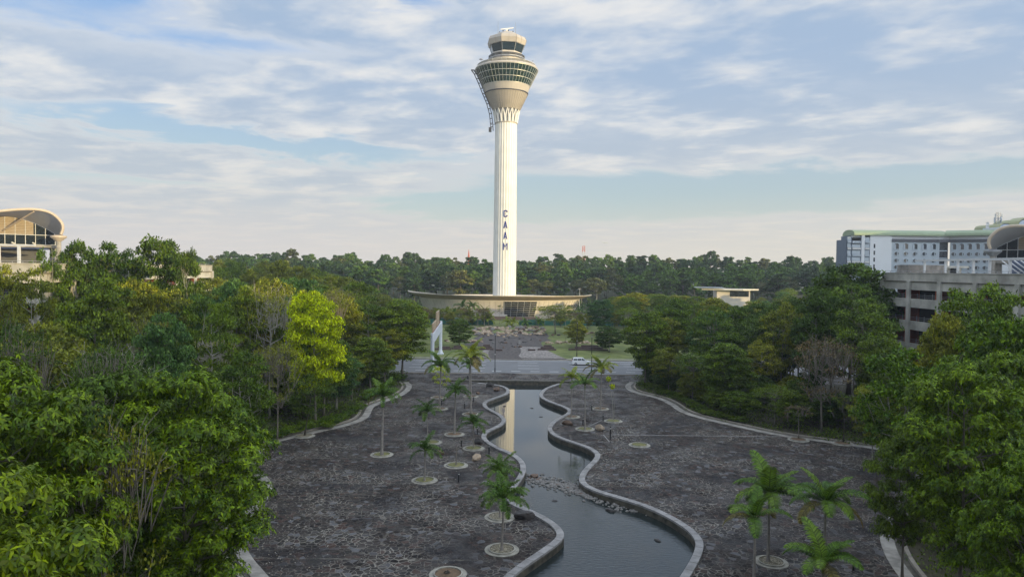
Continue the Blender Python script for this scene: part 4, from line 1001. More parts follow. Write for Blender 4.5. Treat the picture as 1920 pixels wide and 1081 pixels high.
def add_species(key, n, H, Rr, base, npuff, per, leaf, aspect, mode, shape, rtr, nl, twigs=0, droop=.2, seed=0):
    out = []
    for i in range(n):
        g = np.random.default_rng(1000+seed*17+i); P, rad = crown_puffs(g, H, Rr, base, npuff, shape)
        if len(P) < 5: continue
        me = crown_mesh(key+'_crown', g, P, rad, per, leaf, aspect, mode, droop); me.materials.clear(); me.materials.append(None)
        co = np.empty(len(me.vertices)*3, np.float32); me.vertices.foreach_get('co', co); co = co.reshape(-1, 3)
        zt_ = np.percentile(co[:, 2], 99.7); rt_ = np.percentile(np.hypot(co[:, 0], co[:, 1]), 98); sz_ = H/zt_; sr_ = Rr/rt_
        co *= np.array([sr_, sr_, sz_], np.float32); me.vertices.foreach_set('co', co.ravel()); P = P*np.array([sr_, sr_, sz_])
        tm = trunk_mesh(key+'_trunk', g, H, Rr, P, rtr, nl, 0.0 if mode != 'lean' else .1, twigs); tm.materials.append(None)
        out.append((tm, me))
    SPEC[key] = (out, H, Rr)
add_species('dense', 4, 15, 5.2, 3.0, 76, 250, .36, .55, 'clump', 'round', .22, 20, 0, .1, 1)
add_species('airy', 4, 15, 4.6, 3.8, 50, 190, .34, .5, 'clump', 'tall', .15, 26, 10, .1, 2)
add_species('rosette', 3, 15, 5.2, 2.5, 84, 78, .275, .36, 'rosette', 'round', .20, 30, 8, .08, 3)
add_species('sparse', 2, 13, 4.6, 2.5, 44, 60, .26, .5, 'clump', 'umbrella', .16, 44, 120, .1, 4)
add_species('open', 2, 11, 5.5, 2.6, 34, 120, .30, .5, 'clump', 'umbrella', .17, 30, 10, .0, 5)
add_species('round', 2, 8, 3.0, .6, 74, 190, .28, .55, 'clump', 'round', .13, 12, 0, .1, 6)
add_species('far', 5, 20, 5.6, 2.5, 40, 150, .95, .65, 'clump', 'tall', .28, 8, 0, .1, 7)
add_species('farcone', 3, 21, 4.4, 2.0, 42, 150, .85, .65, 'clump', 'cone', .26, 6, 0, .1, 8)
add_species('farbare', 2, 18, 5.5, 6.5, 34, 110, .7, .5, 'clump', 'tall', .20, 22, 0, .1, 9)
add_species('sapling', 2, 4.5, 1.2, 1.8, 12, 36, .16, .5, 'clump', 'round', .05, 8, 8, .1, 10)
add_species('bush', 3, 1.3, 1.3, .0, 22, 75, .17, .5, 'clump', 'round', .04, 3, 0, .0, 11)
LM = {'dark': leaf_mat('foliage_dark', (.080, .138, .022), .22), 'mid': leaf_mat('foliage_mid', (.125, .192, .025), .28), 'bright': leaf_mat('foliage_bright', (.54, .62, .018), .3, .22),
      'olive': leaf_mat('foliage_olive', (.210, .240, .034), .28), 'fresh': leaf_mat('foliage_fresh', (.125, .208, .018), .36, .6, .2, .6), 'fresh2': leaf_mat('foliage_fresh_yellow', (.150, .222, .019), .38, .5, .2, .6),
      'brown': leaf_mat('foliage_brown', (.17, .13, .07), .3), 'fd': leaf_mat('forest_dark', (.075, .135, .046), .15, .5, .2, .12), 'fm': leaf_mat('forest_mid', (.115, .205, .045), .2, .45, .2, .12),
      'fo': leaf_mat('forest_olive', (.145, .165, .055), .15, .4, .2, .12), 'blue': leaf_mat('foliage_bluish', (.088, .175, .050), .22)}
M_BARK = mat('grey_bark', (.17, .15, .12), .9, var=.3, scale=2, bump=.3); M_BARKP = mat('pale_bark', (.34, .32, .27), .85, var=.3, scale=2); M_BARKD = mat('dark_bark', (.06, .05, .04), .9, var=.3, scale=2)
def set_mat(o, m): o.material_slots[0].link = 'OBJECT'; o.material_slots[0].material = m
NT = [0]
def tree(x, y, z, H, Rr, spec, leaf, label, cat='tree', group=None, name='broadleaf_tree', bark=None, rz=None, var=None, lean=0.0):
    vs, H0, R0 = SPEC[spec]; i = NT[0] if var is None else var; NT[0] += 1
    tm, cm = vs[i % len(vs)]
    e = empty(name, (x, y, z), rng.uniform(0, 6.28) if rz is None else rz, label, cat, group); e.scale = (Rr/R0, Rr/R0, H/H0)
    if lean: e.rotation_euler[1] = lean
    t = link(bpy.data.objects.new('trunk', tm), e); set_mat(t, bark or M_BARK)
    c = link(bpy.data.objects.new('crown', cm), e); set_mat(c, LM[leaf]); return e
def ptree(px, ytop, hw, Y, spec, leaf, label, z0=None, **k):
    """picture column, crown top row, crown half width in pixels, distance"""
    X, zt_ = AT(px, ytop, Y); g0 = gz(X, Y) if z0 is None else z0
    return tree(X, Y, g0, zt_-g0, hw*Y/1280, spec, leaf, label, **k)
OCC = []
# ---- named trees, left
L_ = [
 (592, 550, 58, 92, 'dense', 'bright', 'bright lime green tree standing out above the left grove'),
 (755, 566, 56, 134, 'dense', 'mid', 'full green tree at the right end of the left grove, beside the sign gantry'),
 (692, 556, 50, 132, 'airy', 'mid', 'airy mid green tree second from the gantry end of the left grove'),
 (655, 530, 46, 150, 'dense', 'mid', 'green tree behind the lime green tree, to its right'),
 (660, 665, 36, 110, 'open', 'olive', 'small flat-topped olive tree at the plaza edge of the left grove'),
 (298, 449, 62, 112, 'dense', 'dark', 'tallest dark tree on the left skyline, right of the curved hall'),
 (190, 458, 55, 108, 'dense', 'dark', 'dark tree on the left skyline between the curved hall and the tallest tree'),
 (130, 455, 48, 104, 'dense', 'dark', 'dark tree just right of the left curved hall, hiding its foot'),
 (240, 470, 40, 116, 'airy', 'dark', 'thin dark tree in the dip left of the tallest skyline tree'),
 (352, 470, 34, 106, 'airy', 'dark', 'slim dark tree on the right shoulder of the tallest skyline tree'),
 (180, 525, 75, 78, 'dense', 'mid', 'broad rounded green tree below the left skyline trees'),
 (60, 505, 50, 84, 'airy', 'olive', 'upright yellowish tree in front of the left curved hall'),
 (-12, 506, 44, 100, 'dense', 'olive', 'round olive tree cut by the left edge under the parking parapet'),
 (40, 512, 40, 96, 'dense', 'mid', 'round green tree covering the parking parapet under the curved hall'),
 (86, 500, 34, 108, 'dense', 'dark', 'dark tree at the foot of the curved hall column'),
 (92, 470, 36, 98, 'airy', 'mid', 'slim green tree before the right end of the left parking parapet'),
 (10, 500, 46, 88, 'airy', 'olive', 'leafy tree cut off by the left edge below the curved hall'),
 (395, 560, 60, 80, 'airy', 'mid', 'tall thin-trunked airy tree in the middle of the left grove'),
 (300, 590, 62, 66, 'dense', 'blue', 'bluish green dense tree in the middle of the left grove'),
 (20, 600, 75, 52, 'sparse', 'dark', 'tangled dull tree with bare grey sticks on the far left'),
 (200, 640, 70, 52, 'sparse', 'dark', 'sparse dull tree with bare grey twigs left of centre in the left grove'),
 (-15, 690, 200, 27.5, 'rosette', 'fresh2', 'near yellow green rosette-leaved tree at the left edge'),
 (-150, 890, 300, 19, 'rosette', 'fresh2', 'nearest large-leaved tree in the bottom left corner'),
 (352, 688, 152, 38, 'rosette', 'fresh', 'big near tree with drooping bright leaf rosettes beside the left plaza path'),
 (190, 790, 120, 31, 'sparse', 'olive', 'dark gappy tree with twigs between the two bright near trees at left'),
 (520, 640, 50, 84, 'sparse', 'olive', 'twiggy olive tree below the lime green tree'),
 (455, 660, 60, 68, 'airy', 'mid', 'loose green tree above the big near rosette tree'),
 (575, 715, 46, 82, 'open', 'mid', None),
]
for px, yt, hw, Y, sp, lf, lb in L_:
    if lb is None: continue
    ptree(px, yt, hw, Y, sp, lf, lb, z0=.1, bark=M_BARKP if sp == 'airy' else None); OCC.append((AT(px, 600, Y)[0], Y, hw*Y/1280))
# leaning tree in a ring on the left
x_, y_ = G(571, 817); tree(x_-.0, y_, 0, 8.0, 3.2, 'open', 'mid', 'dark-trunked leaning tree growing from a paved ring at the left plaza edge', bark=M_BARKD, lean=.14, rz=0.0); OCC.append((x_, y_, 3))
R_ = [
 (1597, 497, 92, 122, 'dense', 'dark', 'largest dark domed tree in front of the hotel end'),
 (1835, 534, 78, 78, 'airy', 'fresh', 'tall feathery green tree in front of the right parking structure'),
 (1700, 655, 88, 60, 'airy', 'fresh', 'feathery bright tree left of the near right rosette tree'),
 (1872, 566, 70, 70, 'dense', 'mid', 'rounded tree before the parking structure near the right edge'),
 (1775, 590, 50, 76, 'dense', 'olive', 'olive tree left of the tall feathery tree, hiding the lower parking decks'),
 (1885, 600, 90, 56, 'dense', 'fresh', 'bright dense tree at the right edge of the picture'),
 (1810, 668, 125, 43, 'rosette', 'fresh', 'big near tree with bright leaf rosettes at the lower right'),
 (1700, 790, 70, 47, 'rosette', 'mid', 'dark green low tree overhanging the right plaza path'),
 (1930, 840, 110, 34, 'rosette', 'fresh', 'near rosette-leaved tree in the bottom right corner'),
 (1545, 632, 66, 92, 'sparse', 'brown', 'brownish half-bare tree at the middle of the right grove'),
 (1440, 600, 60, 118, 'dense', 'dark', 'dark dense tree left of the brownish half-bare tree'),
 (1350, 560, 46, 150, 'dense', 'olive', 'olive tree just below the cream pavilion'),
 (1425, 640, 40, 108, 'airy', 'olive', 'yellowish round tree in the middle of the right grove'),
 (1212, 585, 44, 128, 'dense', 'mid', 'leftmost full tree of the right grove, beside the road'),
 (1262, 560, 46, 142, 'dense', 'mid', 'second tree from the road end of the right grove'),
 (1330, 585, 44, 122, 'airy', 'blue', 'pale airy tree with a thin trunk in the right grove'),
 (1375, 575, 44, 136, 'dense', 'mid', 'full green tree behind the pale airy tree of the right grove'),
 (1500, 560, 50, 126, 'dense', 'dark', 'dark round tree against the left flank of the largest dark dome'),
 (1300, 660, 40, 112, 'open', 'mid', 'low layered tree over the hedge at the right kerb'),
 (1455, 722, 48, 96, 'open', 'mid', 'low spreading tree in shade above the right kerb'),
 (1660, 635, 50, 90, 'dense', 'mid', 'tree between the brownish tree and the right parking structure'),
 (1640, 720, 50, 74, 'airy', 'olive', 'airy olive tree hanging over the right plaza kerb'),
]
for px, yt, hw, Y, sp, lf, lb in R_:
    if lb is None: continue
    ptree(px, yt, hw, Y, sp, lf, lb, z0=.1, bark=M_BARKP if sp == 'airy' else None); OCC.append((AT(px, 600, Y)[0], Y, hw*Y/1280))
# ---- fill of the two groves
skyL = [(-200, 500), (0, 500), (60, 500), (110, 462), (170, 462), (230, 474), (290, 456), (340, 470), (385, 505), (430, 500), (500, 495), (560, 505), (620, 522), (700, 560), (790, 580)]
skyR = [(1165, 590), (1200, 575), (1300, 570), (1350, 575), (1430, 570), (1500, 560), (1560, 530), (1640, 540), (1665, 640), (1740, 630), (1780, 575), (1830, 545), (1880, 590), (1930, 600), (2200, 600)]
def rr0(step): return step*.62
def scatter(y0, y1, step, side, sky, specs, group, label):
    y = y0; row = 0
    while y < y1:
        row += 1; cnt = 0; x = 0; xk = kerb_x(y, side)+side*4.2
        nx = int((61-abs(xk))/step)+1
        for i in range(nx+1):
            xx = xk+side*(i*step+rng.uniform(-.3, .3)*step*.8+.8); yy = y+rng.uniform(-.3, .3)*step
            if abs(xx) > 61: continue
            if any(math.hypot(xx-a, yy-b) < .62*(step*.5+c) for a, b, c in OCC): continue
            pxx = 960+1280*xx/yy
            if not (-120 < pxx < 2040): continue
            d = Vector((xx, yy, 0)); zmax = AT(pxx, interp(pxx, sky), yy)[1]
            h = rng.uniform(12.0, 16.5) if yy < 95 else rng.uniform(.86, 1.0)*min(zmax, 20)
            h = min(h, zmax-.2 if zmax > 3 else 3)
            if y1 < 62 and abs(xx)-rr0(step) < abs(kerb_x(yy, side))+.8: continue
            if i == 0: h = min(h, rng.uniform(8, 13))
            if h < 5: continue
            sp, lf = specs[rng.integers(len(specs))]; rr = min(step*rng.uniform(.52, .70), h*.42)
            cnt += 1; tree(xx, yy, .1, h, rr, sp, lf, '%s tree, %s from the kerb in the %s row of %s' % (LOOK[lf], ordw(cnt), ordw(row), label), group=group, bark=M_BARKP if rng.random() < .45 else None)
            OCC.append((xx, yy, rr*.5))
        y += step
SL = [('dense', 'mid'), ('airy', 'mid'), ('dense', 'olive'), ('airy', 'olive'), ('airy', 'dark'), ('dense', 'dark'), ('sparse', 'olive'), ('dense', 'blue')]
scatter(36, 60, 7.0, -1, skyL, [('rosette', 'mid'), ('airy', 'mid'), ('sparse', 'dark'), ('dense', 'olive')], 'trees of the near left grove', 'the near left grove')
scatter(60, 142, 7.3, -1, skyL, SL, 'trees of the left grove', 'the far left grove')
scatter(38, 60, 7.5, 1, skyR, [('rosette', 'mid'), ('airy', 'fresh'), ('dense', 'mid')], 'trees of the near right grove', 'the near right grove')
scatter(60, 142, 7.3, 1, skyR, SL[:6], 'trees of the right grove', 'the far right grove')
# ---- small trees on the lawn beyond the road
ptree(862, 598, 27, 186, 'round', 'mid', 'round green tree on the lawn just right of the sign gantry', bark=M_BARKP)
ptree(1042, 570, 44, 214, 'open', 'olive', 'wide open-crowned tree with a dark forked trunk in front of the curved building')
ptree(1081, 599, 22, 188, 'round', 'olive', 'round yellowish tree behind a black lamp post beyond the road')
ptree(1143, 611, 28, 180, 'round', 'dark', 'round dark green tree with a white-painted trunk beyond the road', bark=M_BARKP)
ptree(1061, 621, 8, 200, 'sapling', 'olive', 'thin sapling on the lawn between the open tree and the round yellowish tree')
x_, y_ = G(1497, 822); tree(x_, y_, 0, 4.4, 2.0, 'sapling', 'brown', 'small russet sapling in a ring at the right plaza edge', cat='tree', bark=M_BARK)
x_, y_ = G(1581, 829); tree(x_, y_, 0, 6.5, 2.0, 'sapling', 'mid', 'thin dark-stemmed tree in the ring nearest the near right grove', bark=M_BARKD)
def sc_far(n, xr, yr, hr, specs, label, group, sky, mind=7.0, rr=(4.2, 6)):
    pts = []; t = 0; made = []
    while len(pts) < n and t < n*60:
        t += 1; x, y = rng.uniform(*xr), rng.uniform(*yr)
        pxx = 960+1280*x/y
        if not (-60 < pxx < 1980): continue
        if math.hypot((x-BX)/45, (y-BY)/38) < 1 or (255 < y < 300 and abs(x-BX) < 45): continue
        if math.hypot(x-TX, y-TY) < 12 or (abs(x-PX) < 14 and y > 262 and y < 312): continue
        if x > 150 and y > 300: continue
        if abs(x+84) < 35 and 122 < y < 170 : continue
        if any((x-a)**2+(y-b)**2 < mind**2 for a, b in pts): continue
        pts.append((x, y)); g0 = gz(x, y); zm = AT(pxx, interp(pxx, sky), y)[1]-g0
        h = min(rng.uniform(*hr), zm); 
        if h < 2.2: continue
        sp, lf = specs[rng.integers(len(specs))]; q = rng.uniform(*rr)
        made.append((pxx, LOOK[lf], tree(x, y, g0, h, min(q, h*.4), sp, lf, label, group=group, bark=M_BARKP if rng.random() < .4 else None)))
    for i, (a, lk, o) in enumerate(sorted(made, key=lambda t_: t_[0])): o['label'] = '%s %s, %s from the left' % (lk, label, ordw(i+1))
skyB = [(0, 500), (380, 492), (430, 486), (490, 482), (560, 497), (640, 520), (700, 545), (760, 566), (790, 575), (900, 585), (1000, 600), (1100, 592), (1130, 560), (1180, 548), (1300, 556), (1330, 566), (1420, 566), (1440, 545), (1560, 530), (1700, 530), (1920, 530)]
sc_far(62, (-130, -22), (172, 300), (15, 26), [('airy', 'olive'), ('dense', 'olive'), ('dense', 'olive'), ('dense', 'mid'), ('airy', 'mid')], 'tree beyond the road left of the curved building', 'trees beyond the road at left', skyB, 7.5)
sc_far(72, (24, 190), (176, 310), (9, 16), [('airy', 'olive'), ('dense', 'olive'), ('dense', 'mid'), ('open', 'mid'), ('dense', 'blue')], 'tree beyond the road right of the curved building', 'trees beyond the road at right', skyB, 7.5)
sc_far(40, (-46, -9), (224, 254), (3.5, 7), [('round', 'olive'), ('open', 'olive'), ('open', 'brown')], 'low tree before the curved building left wall', 'low trees before the curved building', [(0, 577), (1920, 577)], 3.0, (2.2, 3.6))
sc_far(30, (13, 60), (226, 250), (3.5, 7), [('round', 'olive'), ('open', 'mid'), ('open', 'brown')], 'low tree before the curved building right wall', 'low trees right of the glass grid', [(0, 580), (1920, 580)], 3.3, (2.2, 3.4))
# ---- forest belt behind
skyF = [(0, 470), (380, 478), (430, 472), (470, 478), (500, 474), (555, 470), (600, 478), (640, 476), (740, 478), (770, 470), (800, 484), (860, 480), (880, 474), (930, 486), (1000, 480), (1070, 474), (1100, 481), (1200, 476), (1280, 484), (1330, 474), (1380, 486), (1450, 480), (1600, 484), (1920, 488)]
def understory(side, n, label, group):
    pts = []; made = []
    for _ in range(n*30):
        if len(pts) >= n: break
        y = rng.uniform(48, 141); x = kerb_x(y, side)+side*(4.5+rng.uniform(0, 1)**1.3*26)
        if abs(x) > 60 or any((x-a)**2+(y-b)**2 < 16 for a, b in pts): continue
        pts.append((x, y)); h = rng.uniform(3.5, 6.5); q = ('dark', 'mid', 'dark', 'olive')[rng.integers(4)]
        made.append((y, q, tree(x, y, .1, h, rng.uniform(2.0, 3.1), 'round', q, label, name='understory_tree', cat='tree', group=group, bark=M_BARKD)))
    for i, (y, q, o) in enumerate(sorted(made, key=lambda t_: -t_[0])): o['label'] = '%s %s, %s from the road' % (LOOK[q], label, ordw(i+1))
understory(-1, 46, 'low tree in the shade of the left grove', 'low trees under the left grove'); understory(1, 46, 'low tree in the shade of the right grove', 'low trees under the right grove')
fl = {(0, 0): ('tall dark tree of the forest belt behind and left of the control tower', 'forest belt trees left of the tower'), (1, 0): ('tall dark tree of the forest belt behind and right of the control tower', 'forest belt trees right of the tower'),
      (0, 1): ('crown of the distant forest rising above the front row, left of the tower', 'rear forest trees left of the tower'), (1, 1): ('crown of the distant forest rising above the front row, right of the tower', 'rear forest trees right of the tower')}
nf = 0; FR = []
for row, Yr in enumerate((348, 368, 390, 414, 440, 468)):
    x = -.50*Yr
    while x < .56*Yr:
        x += rng.uniform(5.8, 10.4)*(1+.04*row); y = Yr+rng.uniform(-8, 8); pxx = 960+1280*x/y
        if pxx < 330 or pxx > 1640 or nf > 296: continue
        if x > 150 and y < 350: continue
        g0 = gz(x, y); zm = AT(pxx, interp(pxx, skyF)+rng.uniform(-5, 9), y)[1]-g0
        h = min(rng.uniform(15, 21)+row*.6, zm) if row < 4 else zm*rng.uniform(.9, 1.0)
        q = rng.random(); green = 1190 < pxx < 1400 and row < 3
        if row == 0 and q < .42: sp, lf = 'farbare', 'fo'; h *= .8
        elif q < .55: sp, lf = 'far', 'fd'
        elif q < .72: sp, lf = 'far', 'fm'
        elif q < .88: sp, lf = 'farcone', 'fd' if q < .82 else 'fm'
        else: sp, lf = 'far', 'fo'
        if green: sp, lf = ('farcone', 'far')[nf % 2], 'fm'
        lb, gp = fl[(1 if x > TX else 0, 1 if row > 2 else 0)]; nf += 1
        FR.append((row, x > TX, abs(x-TX), LOOK[lf], tree(x, y, g0, h, rng.uniform(4.4, 7.2), sp, lf, lb, group=gp, name='forest_tree', bark=M_BARKP if sp == 'farbare' else M_BARK)))
for rw in range(6):
    for sd_ in (False, True):
        for i, q in enumerate(sorted([f for f in FR if f[0] == rw and f[1] == sd_], key=lambda f: f[2])):
            q[4]['label'] = '%s tree, %s %s of the tower in the %s row of the forest belt' % (q[3], ordw(i+1), 'right' if sd_ else 'left', ('front', 'second', 'third', 'fourth', 'fifth', 'rearmost')[rw])
# undergrowth that nobody could count
def undergrowth(name, pts, hs, leaf, lf, k, zf=lambda x, y: 0.1):
    g = rng; C = []
    for (x, y), h in zip(pts, hs):
        n = k; a = g.uniform(0, 6.28, n); r = 1.6*np.sqrt(g.uniform(0, 1, n)); C.append(np.stack([x+r*np.cos(a), y+r*np.sin(a), zf(x, y)+h*g.uniform(0.02, 1, n)*(1-r/2.2)], 1))
    C = np.concatenate(C); n = len(C); D = unit(g.normal(size=(n, 3))+np.array([0, 0, .4])); Nn = unit(g.normal(size=(n, 3))*.7+np.array([0, 0, .8])); L = leaf*g.uniform(.6, 1.4, n)
    V, Fq = leaf_quads(C, D, Nn, L, L*.5); return tag(link(bpy.data.objects.new(name, np_mesh(name, V, Fq, LM[lf]))), 'low %s under the trees' % name.replace('_', ' '), 'undergrowth', None, 'stuff')
pts = []; hs = []
for s in (-1, 1):
    for _ in range(750):
        y = rng.uniform(34, 142); xk = kerb_x(y, s); x = xk+s*(2.6+abs(rng.normal())*9)
        if abs(x) < 63: pts.append((x, y)); hs.append(rng.uniform(.3, 1.1))
undergrowth('undergrowth', pts, hs, .26, 'mid', 34)
pts = [(rng.uniform(-190, 190), rng.uniform(332, 352)) for _ in range(700)]+[(rng.uniform(24, 150), rng.uniform(250, 330)) for _ in range(300)]+[(rng.uniform(-120, -45), rng.uniform(180, 330)) for _ in range(300)]
pts = [p for p in pts if math.hypot((p[0]-BX)/42, (p[1]-BY)/30) > 1]
undergrowth('forest_undergrowth', pts, [rng.uniform(3, 8) if p[1] > 331 else rng.uniform(1.5, 4) for p in pts], .8, 'fm', 26, gz)
# hedges of low shrubs behind the kerbs
def bushes(pl, label, group, leaf='fresh'):
    for ib, (px, py, sc_) in enumerate(pl):
        x, y = G(px, py); vs, H0, R0 = SPEC['bush']; i = rng.integers(len(vs)); e = empty('shrub', (x, y, .08), rng.uniform(0, 6), label+', %s along' % ordw(ib+1), 'shrub', group); e.scale = (sc_, sc_, sc_*rng.uniform(.7, 1))
        t = link(bpy.data.objects.new('stem', vs[i][0]), e); set_mat(t, M_BARKD); c = link(bpy.data.objects.new('crown', vs[i][1]), e); set_mat(c, LM[leaf])
bushes([(752-i*9.5, 712+i*6.5-(3 if i % 2 else 0), 1.0) for i in range(4)]+[(676-i*12, 768+i*7, .95) for i in range(6)]+[(628-i*15, 793+i*4, 1.0) for i in range(10)]+[(690, 750, 1.1), (705, 742, 1.0)], 'bright green shrub in the hedge behind the left plaza kerb', 'hedge shrubs at the left kerb')
bushes([(1205+i*9, 724+i*2.5, .9) for i in range(5)]+[(1240+i*11, 738+i*3, .8) for i in range(5)]+[(1277+i*10, 752+i*5.5, .9) for i in range(5)]+[(1320+i*14, 778+i*3, .8) for i in range(6)], 'green shrub in the hedge behind the right plaza kerb', 'hedge shrubs at the right kerb', 'mid')
bushes([(468, 880, 1.2), (474, 905, 1.2), (466, 930, 1.1), (1695, 985, .8), (1712, 1010, .7)], 'low shrub tucked inside a bend of the plaza kerb path', 'shrubs in the kerb bends', 'mid')
# ------------------------------------------------------------------ palms
def frond_mesh(name, g, Lf, e0, e1, nl, ll, plum=0.0):
    """arching frond in the XZ plane with drooping leaflets on both sides"""
    n = 14; pts = [np.zeros(3)]; dirs = []
    for i in range(n):
        t = (i+.5)/n; e = lerp(e0, e1, t**1.15); d = np.array([math.cos(e), 0, math.sin(e)]); dirs.append(d); pts.append(pts[-1]+d*Lf/n)
    mb = MB().tube([tuple(p) for p in pts], [lerp(.035, .008, i/n) for i in range(n+1)], 4)
    for i in range(nl):
        t = .10+.9*(i+.5)/nl; k = min(int(t*n), n-1); f = t*n-k; p = pts[k]*(1-f)+pts[k+1]*f; d = dirs[k]; up = np.array([-d[2], 0, d[0]]); L = ll*math.sin(math.pi*min(1, .12+.86*t))**.6*g.uniform(.85, 1.1)
        for s in (-1, 1):
            lift = g.uniform(-.5, .7)*plum+.15; q = np.array([0, s, 0])*.9+d*.55+up*lift; q /= np.linalg.norm(q); tip = p+q*L+np.array([0, 0, -.30*L]); mid = p+q*L*.55; w = d*.019*(1+ll)
            b = len(mb.v); mb.v += [tuple(p-w*.5), tuple(p+w*.5), tuple(mid+w), tuple(tip), tuple(mid-w)]; mb.f += [(b, b+1, b+2, b+4), (b+4, b+2, b+3)]
    me = mb.mesh(name); me.materials.append(None); return me
FRO = {}
for key, (Lf, ll, plum, nl) in {'fox': (2.2, .46, 1.0, 60), 'cane': (2.7, .66, .25, 56), 'big': (3.2, .78, .2, 66)}.items():
    FRO[key] = [frond_mesh('frond', np.random.default_rng(50+i), Lf, R(e0), R(e1), nl, ll, plum) for i, (e0, e1) in enumerate(((78, 20), (62, -35), (45, -62), (22, -78)))]
PG_ = {'g': leaf_mat('palm_green', (.115, .200, .032), .18, .35), 'y': leaf_mat('palm_yellow_green', (.22, .27, .04), .3, .3), 'o': leaf_mat('palm_old_frond', (.20, .17, .06), .3, .3), 'd': leaf_mat('palm_dark_green', (.085, .155, .030), .14, .3)}
M_PTR = mat('palm_trunk_grey', (.26, .235, .21), .85, var=.25, scale=3); M_CSH = mat('palm_crownshaft', (.16, .20, .07), .6, var=.2, scale=2)
def palm(x, y, z, H, kind, nf, label, col='g', size=1.0, old=0, rt=.11, lean=(0, 0), shaft=True, group=None, seed=0, cat='palm'):
    g = np.random.default_rng(300+seed); e = empty('palm_tree', (x, y, z), g.uniform(0, 6.28), label, cat, group)
    top = Vector((lean[0]*H, lean[1]*H, H)); mb = MB(); k = 9
    mb.tube([(top.x*(i/k)**1.5, top.y*(i/k)**1.5, H*i/k) for i in range(k+1)], [rt*(1.55 if i == 0 else lerp(1.05, .62, i/k)) for i in range(k+1)], 8)
    for i in range(1, 22):
        t = i/22; q = Vector((top.x*t**1.5, top.y*t**1.5, H*t)); r = rt*lerp(1.05, .62, t)+.006; mb.tube([q, q+Vector((0, 0, .03))], r, 8)
    mb.build('trunk', M_PTR, e)
    if shaft: MB().tube([top, top+Vector((0, 0, .35)), top+Vector((0, 0, .8*size))], [rt*.72, rt*.85, rt*.30], 8).build('crownshaft', M_CSH, e); base = top+Vector((0, 0, .55*size))
    else: base = top
    for i in range(nf):
        t = i/nf; kk = 0 if t < .15 else (1 if t < .5 else (2 if t < .82 else 3)); m_ = FRO[kind][kk]; o = link(bpy.data.objects.new('frond', m_), e)
        set_mat(o, PG_['o'] if i >= nf-old else PG_[col]); o.location = base; o.rotation_euler = (g.uniform(-.12, .12), g.uniform(-.12, .12), i*2.4+g.uniform(-.2, .2)); s = size*g.uniform(.85, 1.1); o.scale = (s, s, s)
    return e
def ppalm(bx, by, ytop, kind, nf, label, **k):
    k['size'] = k.get('size', 1.0)*1.14; k.setdefault('lean', (rng.uniform(-.035, .035), rng.uniform(-.03, .03))); nf = int(nf*1.35)
    x, y = G(bx, by, .1); top = AT(bx, ytop, y)[1]; sz = k.get('size', 1.0); ext = {'fox': .95, 'cane': 1.3, 'big': 1.6}[kind]*sz
    return palm(x, y, .08, max(1.2, top-ext-(.55*sz)), kind, nf, label, **k)
ppalm(716, 852, 727, 'fox', 13, 'tall foxtail palm standing alone nearest the left grove', old=1, seed=1, rt=.15, size=1.0)
ppalm(796, 900, 828, 'fox', 9, 'small palm in the ring just left of the lone nearest bollard, left plaza', col='d', seed=2, rt=.09, size=.95)
ppalm(852, 812, 722, 'fox', 13, 'dense-headed foxtail palm in the middle of the left plaza', col='d', seed=3, rt=.13, size=.95)
ppalm(802, 829, 757, 'fox', 9, 'thin-stemmed palm beside the mossy gap in the paving', col='d', seed=4, rt=.07, size=1.0)
ppalm(888, 838, 780, 'fox', 9, 'small palm beside the pool bend on the left plaza', col='d', seed=5, rt=.08, size=.95)
ppalm(883, 776, 652, 'cane', 13, 'tall palm with yellowing fronds next to the pool on the left plaza', col='y', old=3, seed=6, rt=.16, size=1.12)
ppalm(824, 766, 668, 'cane', 11, 'tall palm with long drooping fronds near the sign gantry', old=1, seed=7, rt=.14, size=1.12)
ppalm(880, 744, 672, 'cane', 9, 'pale-stemmed palm just behind the yellowing palm', old=1, seed=8, rt=.12, size=.9)
ppalm(937, 969, 868, 'fox', 11, 'slim palm second nearest on the pool side of the left plaza', seed=9, rt=.07, size=.9)
ppalm(941, 1030, 912, 'fox', 15, 'nearest whole palm in a pebble ring beside the pool on the left plaza', seed=10, rt=.10, size=1.0)
ppalm(1071, 781, 694, 'cane', 8, 'palm nearest the water on the right plaza', col='y', seed=11, rt=.10, size=.85)
ppalm(1097, 804, 705, 'cane', 8, 'palm beside two logs of rock on the right plaza', seed=12, rt=.11, size=.9, old=1)
ppalm(1126, 766, 676, 'cane', 11, 'yellowish thin-fronded palm farthest from the water on the right plaza', col='y', seed=13, rt=.11, size=1.05, old=4)
ppalm(1440, 1052, 888, 'big', 12, 'large palm rising from the raised ring at the lower right', seed=14, rt=.12, size=.95)
# palms rooted below the frame
def npalm(px, yc, Y, kind, nf, label, **k):
    x, z = AT(px, yc, Y); return palm(x, Y, .05, z-.55*k.get('size', 1), kind, nf, label, **k)
npalm(1416, 975, 46, 'big', 8, 'palm with one long brown frond hanging down at the lower right', seed=15, rt=.11, size=.80, old=2, col='g')
npalm(1548, 945, 45.5, 'big', 14, 'largest bright palm with two orange fronds at the lower right', seed=16, rt=.13, size=.95, old=2, col='g')
npalm(1543, 1060, 42, 'big', 12, 'lowest palm cut by the bottom edge at the lower right', seed=17, rt=.13, size=.9, old=2, col='g')
